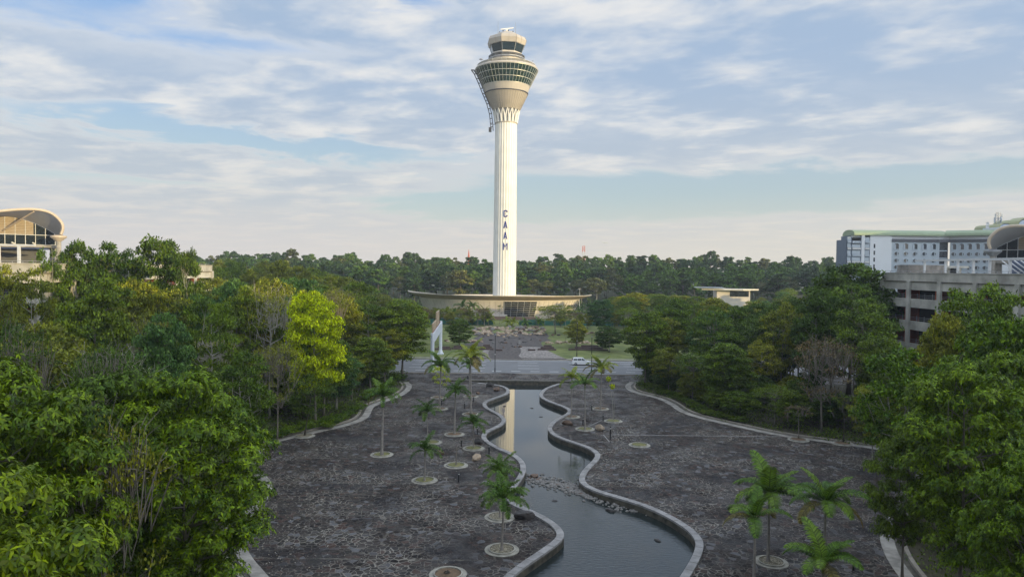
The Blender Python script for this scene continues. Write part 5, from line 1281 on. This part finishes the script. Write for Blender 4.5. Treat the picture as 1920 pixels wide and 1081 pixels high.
# coconut palms before the curved building
for i, (px, yt, Y) in enumerate(((866, 563, 244), (886, 563, 246), (908, 573, 238), (838, 575, 240), (916, 588, 236))):
    X, z = AT(px, yt, Y); g0 = gz(X, Y); palm(X, Y, g0, max(2, z-g0-2.3), 'big', 12, ['dark coconut palm, second from the left, before the curved building', 'pale tall coconut palm before the curved building wall', 'full coconut palm just left of the glass grid', 'leftmost coconut palm before the curved building', 'short coconut palm at the fence left of the glass grid'][i], col='dgyyy'[i], size=1.15, seed=40+i, rt=.14, shaft=False)
for i, (px, yt, Y, lb) in enumerate(((952, 594, 236, 'small palm at the fence below the left side of the glass grid'), (985, 599, 236, 'small palm at the fence below the right side of the glass grid'), (1302, 534, 318, 'fan-like palm at the foot of the forest right of the tower'))):
    X, z = AT(px, yt, Y); g0 = gz(X, Y); palm(X, Y, g0, max(.7, z-g0-1.9), 'big', 11, lb, col='ygg'[i], size=.9 if i < 2 else 1.3, seed=60+i, rt=.14, shaft=False)
X, z = AT(937, 571, 242); e = tree(X, 242, 2.2, z-2.2, 1.3, 'sapling', 'olive', 'thin ragged tree against the wall left of the glass grid', var=1)
# sapling with two leaf balls
x, y = G(1150, 789); e = empty('ball_sapling', (x, y, .05), 0, 'thin sapling with two bright leaf balls on the right plaza', 'sapling')
MB().tube([(0, 0, 0), (-.2, 0, 3), (-.75, 0, 6.0)], [.03, .025, .012], 5).tube([(.05, 0, 0), (.1, 0, 2.6), (-.2, 0, 4.9)], [.03, .02, .012], 5).build('stem', M_BARKP, e)
for (bx_, bz_) in ((-.75, 6.1), (-.2, 5.0)):
    g = rng; n = 90; C = unit(g.normal(size=(n, 3)))*.4*g.uniform(.5, 1, n)[:, None]+np.array([bx_, 0, bz_]); V, Fq = leaf_quads(C, unit(g.normal(size=(n, 3))), unit(g.normal(size=(n, 3))), np.full(n, .3), np.full(n, .14)); link(bpy.data.objects.new('leaf_ball', np_mesh('leaf_ball', V, Fq, LM['bright'])), e)
# small frangipani-like tree behind the tall palm
x, y = G(826, 745); tree(x, y, 0, 5.6, 1.7, 'open', 'bright', 'small yellow-green tree behind the drooping palm near the gantry', bark=M_BARKP)
# ------------------------------------------------------------------ tree rings
M_RING = mat('ring_concrete', (.28, .265, .225), .85, var=.35, scale=1.5); M_PEB = mat('ring_pebbles', (.22, .19, .13), .9, var=.6, scale=9, col2=(.40, .36, .27), bump=.8); M_RG = mat('ring_grass', (.10, .14, .03), .95, var=.4, scale=5, bump=.5, col2=(.22, .19, .08)); M_RS = mat('ring_soil', (.13, .085, .05), .95, var=.3, scale=3, bump=.4)
def ring(px, py, fill, label, r=1.36):
    x, y = G(px, py); e = empty('tree_ring', (x, y, 0), 0, label, 'planter ring')
    MB().revolve([(r, .0), (r, .035), (r*.78, .05), (r*.78, .0)], 40, cap=False).build('apron', M_RING, e)
    MB().revolve([(r*.78, .0), (r*.78, .14), (r*.70, .14), (r*.70, .0)], 40, cap=False).build('kerb', M_RING, e)
    mb = MB().revolve([(r*.70, .05), (r*.35, .09), (.02, .11)], 24, cap=False); mb.build('bed', {'p': M_PEB, 'g': M_RG, 's': M_RS}[fill], e)
    if fill == 'p':
        g = rng; q = MB(); 
        for _ in range(170):
            a = g.uniform(0, 6.28); rr = r*.66*math.sqrt(g.random()); s = g.uniform(.03, .06); q.revolve([(.01, -.02), (s, .0), (s*.8, s*.6), (.01, s*.75)], 5, cx=rr*math.cos(a), cy=rr*math.sin(a)); m_ = len(q.v); q.v[-20:] = [(v[0], v[1], v[2]+.1) for v in q.v[-20:]]
        o = q.build('pebbles', M_PEB, e); o['kind'] = 'stuff'
    return e
for a in ((716, 852, 'g', 'grassy ring round the tall lone foxtail palm'), (796, 900, 'g', 'pale ring round the small palm left of the boulders'), (855, 872, 'g', 'green-filled ring round the bare stick in the left plaza'), (809, 829, 'g', 'ring of the thin palm by the mossy gap'),
          (852, 814, 's', 'ring with a dark broken edge round the dense foxtail palm'), (888, 840, 'g', 'ring of the small palm beside the pool bend'), (883, 776, 's', 'ring of the tall yellowing palm'), (824, 766, 's', 'ring of the tall drooping palm near the gantry'),
          (822, 745, 's', 'farthest left ring behind the drooping palm'), (883, 743, 's', 'ring of the pale-stemmed palm nearest the pool end'), (937, 969, 'p', 'pebble ring of the slim palm next to the dark boulder'), (941, 1030, 'p', 'pebble ring of the nearest whole palm'),
          (840, 1076, 's', 'empty brown soil ring cut by the bottom edge'), (571, 817, 'p', 'ring of the leaning dark-trunked tree'), (1071, 781, 's', 'ring of the palm nearest the water on the right plaza'), (1097, 804, 'g', 'ring of the right plaza palm beside the rock logs'),
          (1126, 766, 's', 'ring of the yellowish right plaza palm'), (1150, 789, 'g', 'ring of the sapling with leaf balls'), (1199, 834, 'g', 'treeless ring with grass tufts on the right plaza'), (1497, 824, 's', 'ring of the russet sapling at the right kerb'), (1580, 831, 's', 'ring of the thin dark-stemmed tree at the right kerb'),
          (1446, 1053, 'p', 'raised ring of the large palm at the lower right')):
    ring(*a, r=1.36 if a[1] < 1040 or a[0] != 1446 else 1.25)
# bare stick, dead stump
x, y = G(855, 872); e = empty('bare_stem', (x, y, .08), 0, 'leafless palm stem in the green-filled ring', 'dead palm'); MB().tube([(0, 0, 0), (.02, 0, .25), (.03, 0, 1.9)], [.16, .06, .035], 7).build('stem', M_BARK, e)
x, y = G(838, 1076); q = MB()
for k in range(9): a = k*.7; q.tube([(0, 0, 0), (.14*math.cos(a), .14*math.sin(a), .1+.03*(k % 3)), (.24*math.cos(a), .24*math.sin(a), .03)], [.05, .04, .02], 5)
o = q.build('palm_stump', M_BARKD); o.location = (x, y, .1); tag(o, 'charred dark palm stump in the empty brown ring', 'stump')
# ------------------------------------------------------------------ bollard lights, poles
M_BLK = mat('black_paint', (.012, .012, .014), .5, var=.2); M_LENS = mat('lens_white', (.55, .55, .52), .4)
def bollard(px, py, h, label):
    x, y = G(px, py); e = empty('bollard_light', (x, y, 0), 0, label, 'bollard', 'bollard lights on the plaza')
    MB().revolve([(.10, 0), (.10, .03), (.075, .04), (.075, h*.8)], 10).build('post', M_BLK, e); MB().revolve([(.07, h*.8), (.07, h*.9)], 10).build('lens', M_LENS, e); MB().revolve([(.085, h*.9), (.085, h*.97), (.05, h)], 10).build('cap', M_BLK, e)
for a in ((828, 757, 'by the ring of the drooping palm'), (871, 763, 'left of the yellowing palm ring'), (912.6, 724, 'beside the dark rocks at the pool end'), (877, 709, 'farthest of the left plaza, before the road'), (865, 834, 'between the dense foxtail palm and the small palm by the bend'), (917, 847.6, 'beside the pool coping right of the pale boulder'),
          (860, 901, 'standing alone nearest on the left plaza'), (895, 812, 'behind the small palm beside the pool bend'), (888, 751, 'just behind the yellowing palm ring'), (1109.6, 767, 'left of the yellowish right plaza palm ring'), (1093, 794, 'directly beside the rock log palm'), (1130.7, 785.7, 'left of the leaf ball sapling ring'), (1600, 1066, 'right of the palms at the lower right')):
    bollard(a[0], a[1]+2, 1.0, 'black bollard light '+a[2])
bollard(1144.5, 824, 1.75, 'tall black bollard at the end of the white paving line')
def pole(px, py, ytop, label, r=.07, Y=None, col=None, arm=False):
    x, y = G(px, py); top = AT(px, ytop, y)[1]; e = empty('lamp_post', (x, y, 0), 0, label, 'lamp post'); c = col or M_BLK
    MB().tube([(0, 0, 0), (0, 0, .9)], r*1.7, 8).tube([(0, 0, .9), (0, 0, top)], r, 8).build('post', c, e)
    MB().tube([(0, 0, top-.02), (0, 0, top+.25)], [r*1.8, r*1.2], 8).build('lamp_head', M_GREY, e); MB().tube([(0, 0, top*.47), (0, 0, top*.47+.16)], r*1.6, 8).build('collar', M_LENS, e)
pole(928, 697, 628, 'thin black lamp post at the near road kerb left of the pool end')
pole(1109, 698, 632, 'thin black lamp post at the near road kerb in front of the car')
pole(1081.5, 668, 606, 'tall thin black lamp post beyond the road behind the car')
for px, yt, Y, lb in ((1172, 560, 240, 'pale street lamp among the trees right of the curved building'), (1087, 541, 330, 'pale lamp post behind the right end of the curved roof')):
    X, z = AT(px, yt, Y); g0 = gz(X, Y); e = empty('street_lamp', (X, Y, g0), 0, lb, 'street lamp'); MB().tube([(0, 0, 0), (0, 0, z-g0)], [.14, .09], 7).build('post', M_STEEL, e); MB().bar((-.7, 0, z-g0), (.7, 0, z-g0+.1), .3, .16).build('lamp_head', M_LENS, e)
# ------------------------------------------------------------------ sign gantry over the road
M_GAN = mat('gantry_white', (.62, .66, .72), .45, var=.05)
xa, ya = G(810.5, 697); xb, yb = G(826, 664); e = empty('sign_gantry', (xa, ya, 0), 0, 'white two-legged sign gantry spanning the road at the left', 'gantry'); dx, dy = xb-xa, yb-ya
def leg(x, y, h): return MB().box(x-.75, x+.75, y-.75, y+.75, 0, .35).tube([(x, y, .35), (x, y, 1.1)], [.62, .42], 10).tube([(x, y, 1.1), (x, y, h)], .40, 12)
leg(0, 0, 8.2).build('leg', M_GAN, e); leg(dx, dy, 8.5).build('leg', M_GAN, e)
MB().bar((0, .3, 7.05), (dx, dy-.3, 7.15), .55, 2.0).build('beam', M_GAN, e)
b_ = MB()
for t in np.linspace(.12, .9, 9): b_.bar((dx*t-.1, dy*t, 8.05), (dx*t-.1, dy*t, 8.75), .12)
b_.bar((-.1, 0, 8.2), (dx-.1, dy, 8.3), .12); pieces(b_, 'sign_bracket', mat('rust_steel', (.24, .08, .06), .7, var=.3), e)
M_SB = mat('sign_back_tan', (.40, .30, .20), .6, var=.12)
for t0, t1, z0, z1 in ((.08, .44, 8.4, 10.0), (.50, .80, 8.4, 11.6)):
    MB().add([(dx*t0-.3, dy*t0, z0), (dx*t1-.3, dy*t1, z0), (dx*t1-.3, dy*t1, z1), (dx*t0-.3, dy*t0, z1), (dx*t0+.0, dy*t0, z0), (dx*t1+.0, dy*t1, z0), (dx*t1+.0, dy*t1, z1), (dx*t0+.0, dy*t0, z1)], [(3,2,1,0),(4,5,6,7),(0,1,5,4),(1,2,6,5),(2,3,7,6),(3,0,4,7)]).build('sign_panel', M_SB, e, fix=True)
# ------------------------------------------------------------------ vehicles
M_CAR = mat('white_car_paint', (.78, .79, .80), .25, var=.02, scale=1); M_TYRE = mat('tyre_rubber', (.015, .015, .016), .85); M_RIM = mat('wheel_rim', (.30, .31, .33), .35, .6); M_CGL = mat('car_glass', (.012, .014, .018), .08, spec=.9)
def car(x, y, z, rz, label, paint=None, group=None, L=4.5, name='parked_car'):
    paint = paint or M_CAR; e = empty(name, (x, y, z), rz, label, 'car', group); W = 1.75
    low = [(-2.22, .32), (-2.25, .75), (-2.20, 1.02), (-2.10, 1.10), (1.05, 1.02), (1.60, .96), (2.08, .82), (2.24, .62), (2.24, .36), (2.05, .25), (-2.1, .25)]
    mb = MB(); n = len(low)
    for yy, k in ((-W/2+.06, .985), (-W/2, 1), (W/2, 1), (W/2-.06, .985)):
        pass
    sec = [(-W/2+.08, .97), (-W/2, 1.0), (W/2, 1.0), (W/2-.08, .97)]; rings_ = [(-W/2, .93), (-W/2-.0, 1)]
    ys = [-W/2, -W/2+.07, W/2-.07, W/2]; ks = [.96, 1.0, 1.0, .96]
    for yy, k in zip(ys, ks): mb.v += [(x_*k, yy, .65+(z_-.65)*k) for x_, z_ in low]
    for j in range(3):
        for i in range(n): i2 = (i+1) % n; mb.f.append((j*n+i, j*n+i2, (j+1)*n+i2, (j+1)*n+i))
    mb.f.append(tuple(range(n))); mb.f.append(tuple(reversed(range(3*n, 4*n)))); mb.build('body', paint, e, fix=True)
    gh = [(-2.12, 1.05), (-1.92, 1.55), (-1.72, 1.68), (.15, 1.70), (.45, 1.60), (1.15, 1.02)]; mb = MB(); n = len(gh)
    for yy in (-W/2+.05, W/2-.05): mb.v += [(x_, yy*(1 if z_ < 1.1 else .84), z_) for x_, z_ in gh]
    for i in range(n): i2 = (i+1) % n; mb.f.append((i, i2, n+i2, n+i))
    mb.f.append(tuple(range(n))); mb.f.append(tuple(reversed(range(n, 2*n)))); mb.build('roof_cabin', paint, e, fix=True)
    for s in (-1, 1):
        for xs in (((-1.95, 1.14), (-1.82, 1.50), (-1.05, 1.55), (-1.05, 1.12)), ((-.98, 1.12), (-.98, 1.55), (-.12, 1.57), (-.12, 1.11)), ((-.05, 1.11), (-.05, 1.57), (.28, 1.55), (.95, 1.10))):
            q = MB(); 
            for x_, z_ in xs: yy = s*((W/2-.05)*(1-.16*(z_-1.05)/.6)+.012); q.v.append((x_, yy, z_))
            q.f.append((0, 1, 2, 3) if s < 0 else (3, 2, 1, 0)); q.build('side_window', M_CGL, e)
        for xw in (-1.38, 1.38):
            w = MB(); w.tube([(xw, s*(W/2-.14), .32), (xw, s*(W/2+.015), .32)], .32, 16); wo = w.build('wheel', M_TYRE, e)
            MB().tube([(xw, s*(W/2), .32), (xw, s*(W/2+.03), .32)], .21, 10).build('rim', M_RIM, wo)
        MB().box(2.02, 2.19, s*.58-.17, s*.58+.17, .66, .80).build('headlight', M_LENS, e); MB().box(-2.26, -2.12, s*.68-.12, s*.68+.12, .80, 1.08).build('tail_light', mat('red_lens', (.35, .02, .02), .3), e)
        MB().box(.78, .95, s*.93-.08, s*.93+.08, 1.05, 1.2).build('mirror', paint, e)
    mb = MB(); mb.add([(.48, -.66, 1.60), (1.12, -.76, 1.06), (1.12, .76, 1.06), (.48, .66, 1.60)], [(0, 1, 2, 3)]); mb.v = [(a+.02, b, c+.02) for a, b, c in mb.v]; mb.build('windscreen', M_CGL, e)
    mb = MB(); mb.add([(-2.15, -.66, 1.12), (-1.96, -.6, 1.52), (-1.96, .6, 1.52), (-2.15, .66, 1.12)], [(0, 3, 2, 1)]); mb.build('rear_window', M_CGL, e)
    return e
x, y = G(1090, 683.8); car(x, y, .012, 0.0, 'white people carrier driving right along the road', name='passenger_car')
cols = [M_CAR, mat('blue_car_paint', (.06, .12, .30), .3), M_CAR, mat('silver_car_paint', (.45, .46, .48), .3, .3)]
for i, (px, lb) in enumerate(((1098, 'white car parked behind the green fence, leftmost of the parked row'), (1122, 'blue car parked behind the green fence'), (1139, 'white car parked behind the fence right of the blue car'), (1158, 'silver car parked behind the fence, rightmost of the row'))):
    X, z = AT(px, 600, 244); car(X, 244, 3.6, (.3, 1.2, 1.4, .2)[i], lb, cols[i])
tag(MB().box(AT(1085, 600, 244)[0], AT(1185, 600, 244)[0], 240.5, 252, 2.0, 3.58).build('parking_terrace', M_CONC), kind='structure')
for i, (px, yt, Y, lb) in enumerate(((826, 586, 240, 'short palm behind the sign gantry panels'), (852, 580, 236, 'short palm left of the full coconut palm, low on the wall'), (896, 590, 234, 'low bushy palm at the fence above the rock pile'), (1010, 596, 236, 'low palm at the fence right of the glass grid'), (962, 597, 232, 'yellowish low palm before the middle of the glass grid'))):
    X, z = AT(px, yt, Y); g0 = gz(X, Y); palm(X, Y, g0, max(.6, z-g0-1.5), 'big', 12, lb, col='ygygy'[i], size=.95, seed=80+i, rt=.14, shaft=False)
X = AT(846, 604, 240)[0]; e = empty('site_cabin', (X, 241, 2.2), 0, 'blue-green site shelter behind the round tree near the gantry', 'shelter'); MB().box(-3.5, 2.5, -1.2, 1.5, 0, 1.9).build('wall', mat('teal_sheet', (.05, .16, .18), .6), e); MB().box(-4, 3, -1.6, 2, 1.903, 2.1).build('roof', mat('teal_roof', (.13, .35, .42), .5), e)
# ------------------------------------------------------------------ far lattice mast, spire, airliner
X, z = AT(1094.5, 461, 640); g0 = 5; e = empty('lattice_mast', (X, 640, g0), 0, 'red and white lattice mast above the forest right of the tower', 'mast'); hh = z-g0
for k in range(7):
    mb = MB(); z0, z1 = hh*k/7, hh*(k+1)/7; w0, w1 = lerp(2.2, .9, k/7), lerp(2.2, .9, (k+1)/7)
    for sx, sy, tx, ty in ((-1, -1, 1, -1), (1, -1, 1, 1), (1, 1, -1, 1), (-1, 1, -1, -1)): mb.bar((sx*w0, sy*w0, z0), (sx*w1, sy*w1, z1), .35); mb.bar((sx*w0, sy*w0, z0), (tx*w1, ty*w1, z1), .22); mb.bar((sx*w1, sy*w1, z1), (tx*w1, ty*w1, z1), .2)
    mb.build('mast_section', mat('mast_red', (.55, .12, .06), .6) if k % 2 == 0 else M_STEEL, e)
X, z = AT(879, 467, 620); o = MB().tube([(0, 0, 0), (0, 0, z-11), (0, 0, z-5)], [1.2, .8, .08], 8).build('red_spire', mat('mast_red', (.55, .12, .06), .6)); o.location = (X, 620, 5); tag(o, 'tiny red spire above the forest just left of the tower', 'spire')
X, z = AT(1135, 455, 3600); e = empty('airliner', (X, 3600, z), 0, 'tiny airliner low in the sky right of the tower', 'aeroplane')
MB().tube([(-17, 0, 0), (-14, 0, .6), (-8, 0, 1), (10, 0, 1), (15, 0, .6), (18, 0, 0)], [.3, 1.2, 1.9, 1.9, 1.3, .3], 10).build('fuselage', M_STEEL, e)
for s in (-1, 1): MB().add([(3, s*1.5, 0), (-3, s*1.5, 0), (-7, s*16, 1.2), (-5, s*16, 1.2), (3, s*1.5, .5), (-3, s*1.5, .5), (-7, s*16, 1.4), (-5, s*16, 1.4)], [(3,2,1,0),(4,5,6,7),(0,1,5,4),(1,2,6,5),(2,3,7,6),(3,0,4,7)]).build('wing', M_STEEL, e)
MB().add([(-13, -.2, 2), (-17, -.2, 2), (-18.5, -.2, 7), (-16.5, -.2, 7), (-13, .2, 2), (-17, .2, 2), (-18.5, .2, 7), (-16.5, .2, 7)], [(3,2,1,0),(4,5,6,7),(0,1,5,4),(1,2,6,5),(2,3,7,6),(3,0,4,7)]).build('tail_fin', M_STEEL, e)
# ------------------------------------------------------------------ rocks
def rock_mesh(seed):
    import bmesh
    g = np.random.default_rng(seed); b = bmesh.new(); bmesh.ops.create_icosphere(b, subdivisions=3, radius=1); ax = g.normal(size=(12, 3)); ax = ax/np.linalg.norm(ax, axis=1)[:, None]; cut = g.uniform(.5, .85, 12)
    for v in b.verts:
        p = np.array(v.co)
        for a, c in zip(ax, cut):
            d = p@a
            if d > c: p = p-a*(d-c)
        p *= 1+.035*g.normal(); v.co = p*np.array([1, .8, .62])
    me = bpy.data.meshes.new('rock'); b.to_mesh(me); b.free(); me.materials.append(None); return me
ROCKS = [rock_mesh(i) for i in range(6)]
M_RK = {'b': mat('rock_brown', (.13, .085, .06), .85, var=.35, scale=2, bump=.4), 't': mat('rock_tan', (.36, .28, .20), .85, var=.3, scale=2, bump=.4), 'd': mat('rock_dark', (.045, .040, .038), .7, var=.4, scale=2, bump=.4), 'g': mat('rock_grey', (.17, .16, .15), .85, var=.35, scale=2, bump=.4)}
def rock(x, y, z, s, col, label, group=None, cat='boulder', sy=1, sz=1):
    o = link(bpy.data.objects.new('rock', ROCKS[rng.integers(6)])); o.location = (x, y, z+s*.25*sz); o.scale = (s, s*sy, s*sz); o.rotation_euler = (0, 0, rng.uniform(0, 6.28)); set_mat(o, M_RK[col]); return tag(o, label, cat, group)
for px, py, s, c, lb, sx in ((826, 851, .62, 'b', 'rounded brown boulder beside the small palm on the left plaza', 1), (892.6, 862, .85, 't', 'flat tan boulder on the left plaza near the bollard by the coping', .6), (897, 831, .8, 'd', 'dark boulder behind the ring of the small palm by the pool bend', .8), (983, 971, 1.0, 'd', 'dark jagged boulder behind the nearest whole palm', .8),
                         (918, 724, .9, 'd', 'dark boulder at the far pool tip', .6), (931, 732, .9, 'b', 'low brown boulder on the pool tip in front of the dark one', .7), (1102.7, 788, .75, 'd', 'dark block-like boulder right of the rock log palm', .8), (1123.5, 806, .95, 't', 'tan log-shaped boulder beside the palm ring on the right plaza', .45), (1065, 796, .9, 'b', 'flat reddish boulder near the pool curve on the right plaza', .6),
                         (896, 738, .5, 'b', 'small brown boulder behind the yellowing palm', 1), (1414, 1066, .0, 'd', None, 1)):
    if lb: x, y = G(px, py); rock(x, y, 0, s, c, lb, sy=sx)
for px, py, s, lb in ((1146, 957, .62, 'dark wet rock in the pool below the rubble bar'), (1234, 1013, .42, 'small dark rock low in the water near the right coping'), (1040, 938, .35, 'small dark rock just breaking the water above the rubble bar'), (997, 765, .38, 'tiny dark rock far out in the pool, left one of two'), (1014, 781, .38, 'tiny dark rock far out in the pool, right one of two'), (946, 761, .40, 'tiny dark rock inside the tower reflection'), (1003, 894, .62, 'brown boulder heading the rubble bar in the pool')):
    x, y = G(px, py, -.55); rock(x, y, -.62 if s < .9 else -.55, s, 'b' if px == 1003 else 'd', lb, sz=1 if px == 1003 else .55)
# rubble bar across the pool: loose stones beyond counting
q = MB(); g = rng
for _ in range(1000):
    t = g.random()**.9; cxp = lerp(990, 1215, t)+g.normal()*9; cyp = lerp(893, 952, t)+g.normal()*lerp(5, 7, t)-(4 if t > .9 else 0)
    x, y = G(cxp, cyp, -.5)
    if not inside((x, y), pond): continue
    s = g.uniform(.08, .22)*(1.25 if g.random() < .2 else 1); a0 = g.uniform(0, 6); b0 = len(q.v); q.revolve([(s*.6, -.2), (s, .0), (s*.85, s*.35), (s*.35, s*.6)], 6, lambda k: g.uniform(.8, 1.15), a0, 1, g.uniform(.6, 1), x, y); q.v[b0:] = [(v[0], v[1], v[2]-.55+g.uniform(0, .02)) for v in q.v[b0:]]
tag(q.build('rubble_bar', M_RK['g']), 'bar of loose grey stones lying diagonally across the pool', 'rubble', None, 'stuff')
for i in range(26):
    t = g.random(); x, y = G(lerp(990, 1215, t)+g.normal()*7, lerp(893, 950, t)+g.normal()*4, -.5)
    if inside((x, y), pond): rock(x, y, -.58, g.uniform(.18, .30), 'gb'[i % 2], '%s larger stone standing out of the rubble bar in the pool' % ('grey', 'brown')[i % 2], 'larger stones of the rubble bar', 'stone')
# boulders of the cascade and the low rock walls on the lawn
def rocks_at(n, fx, cols, s0, s1, label, group):
    made = []
    for _ in range(n):
        px, py, Y = fx(); X = 0; x = AT(px, py, Y)[0]; made.append((px, rock(x, Y, gz(x, Y)-.05, g.uniform(s0, s1), cols[g.integers(len(cols))], label, group)))
    if n < 40:
        for i, (q_, o) in enumerate(sorted(made, key=lambda t_: t_[0])): o['label'] = label+', %s from the left' % ordw(i+1)
def on_slope(px, py):                    # find Y where the terrain meets this pixel
    for Y in np.arange(165, 262, .5):
        x, z = AT(px, py, Y)
        if z <= gz(x, Y): return Y
    return 260
def pile():
    t = g.random(); px = lerp(886, 1020, t); py = g.uniform(613.5, 633-9*abs(t-.45)); return px, py, on_slope(px, py)
rocks_at(158, pile, 'tttbg', .55, 1.1, 'weathered boulder in the rock pile heading the cascade beyond the road', 'boulders of the cascade pile')
def stream():
    py = g.uniform(630, 652); c = lerp(955, 965, (py-630)/22); px = c+g.normal()*24; return px, py, on_slope(px, py)
rocks_at(30, stream, 'ddbg', .35, .8, 'dark stone lying in the stream bed between cascade and road', 'stones of the stream bed')
def wall_l(): px = g.uniform(828, 905); py = 640.5+g.normal()*.8+(px-905)*.01; return px, py, on_slope(px, py)
def wall_r(): px = g.uniform(1018, 1125); py = 643+g.normal()*.8; return px, py, on_slope(px, py)
def wall_r2(): px = g.uniform(1100, 1135); py = 625+g.normal()*.7; return px, py, on_slope(px, py)
def wall_c(): px = g.uniform(1003, 1048); py = 629+g.normal()*.8; return px, py, on_slope(px, py)
rocks_at(22, wall_l, 'tb', .5, .9, 'rock edging boulder on the lawn near the gantry', 'rock edging left of the stream')
rocks_at(30, wall_r, 'tt', .5, .95, 'pale rock edging boulder on the lawn behind the car', 'rock edging right of the stream')
rocks_at(12, wall_r2, 'bt', .5, .8, 'rock edging boulder below the green fence', 'rock edging below the fence')
rocks_at(12, wall_c, 'bd', .5, .8, 'brown boulder beneath the open-crowned tree', 'rock edging beneath the open tree')
# stepped timber retaining walls
M_TIM = mat('dark_timber', (.085, .058, .050), .85, var=.35, scale=1.5, bump=.3)
for (xa_, xb_, yb_, st, lb) in ((815, 846, 656, 2, 'stepped dark retaining wall behind the gantry leg'), (847, 866, 655, 2, 'short dark retaining wall under the round lawn tree'), (895, 925, 656, 3, 'stepped dark retaining wall left of the stream bed'), (1008, 1043, 656.5, 3, 'stepped dark retaining wall right of the stream bed'), (1066, 1140, 657, 3, 'long stepped dark retaining wall behind the car'), (930, 942, 658, 1, 'small dark block wall at the left bank of the stream bed'), (990, 1004, 657.5, 1, 'small dark block wall at the right bank of the stream bed')):
    Y = on_slope((xa_+xb_)/2, yb_); x0 = AT(xa_, yb_, Y)[0]; x1 = AT(xb_, yb_, Y)[0]; z = gz(0, Y); e = empty('retaining_wall', ((x0+x1)/2, Y, z), 0, lb, 'retaining wall'); h = (x1-x0)/2
    for k in range(st): q0 = h*(1-.22*k); MB().box(-q0+(h*.12*k), q0, .9*k, .9*k+.897, -.3, .40*(k+1)).build('timber_course', M_TIM, e)
# white painted line across the right plaza and thin edging lines
xl0, yl = G(1146, 814.5); xl1, _ = G(1490, 818)
tag(MB().box(xl0, xl1, yl-.07, yl+.07, 0, .006).build('paving_line', mat('white_stone_line', (.28, .27, .26), .8, var=.3, scale=2)), kind='structure')
for (a, b) in (((1143, 828), (1131, 814)), ((1131, 786), (1103, 799)), ((871, 768), (933, 765))):
    p, q = G(*a), G(*b); tag(MB().bar((p[0], p[1], .006), (q[0], q[1], .006), .10, .012).build('paving_line', mat('white_stone_line', (.28, .27, .26), .8)), kind='structure')

# ------------------------------------------------------------------ air
hz_m = bpy.data.materials.new('haze_air'); hz_m.use_nodes = True; nt = hz_m.node_tree; nt.nodes.clear()
pv = nt.nodes.new('ShaderNodeVolumePrincipled'); pv.inputs['Color'].default_value = (.80, .86, .95, 1); pv.inputs['Density'].default_value = .00025; pv.inputs['Anisotropy'].default_value = .2
om = nt.nodes.new('ShaderNodeOutputMaterial'); nt.links.new(pv.outputs[0], om.inputs['Volume'])
tag(MB().box(-600, 600, -150, 760, -3.0, 130).build('haze', hz_m), kind='stuff')
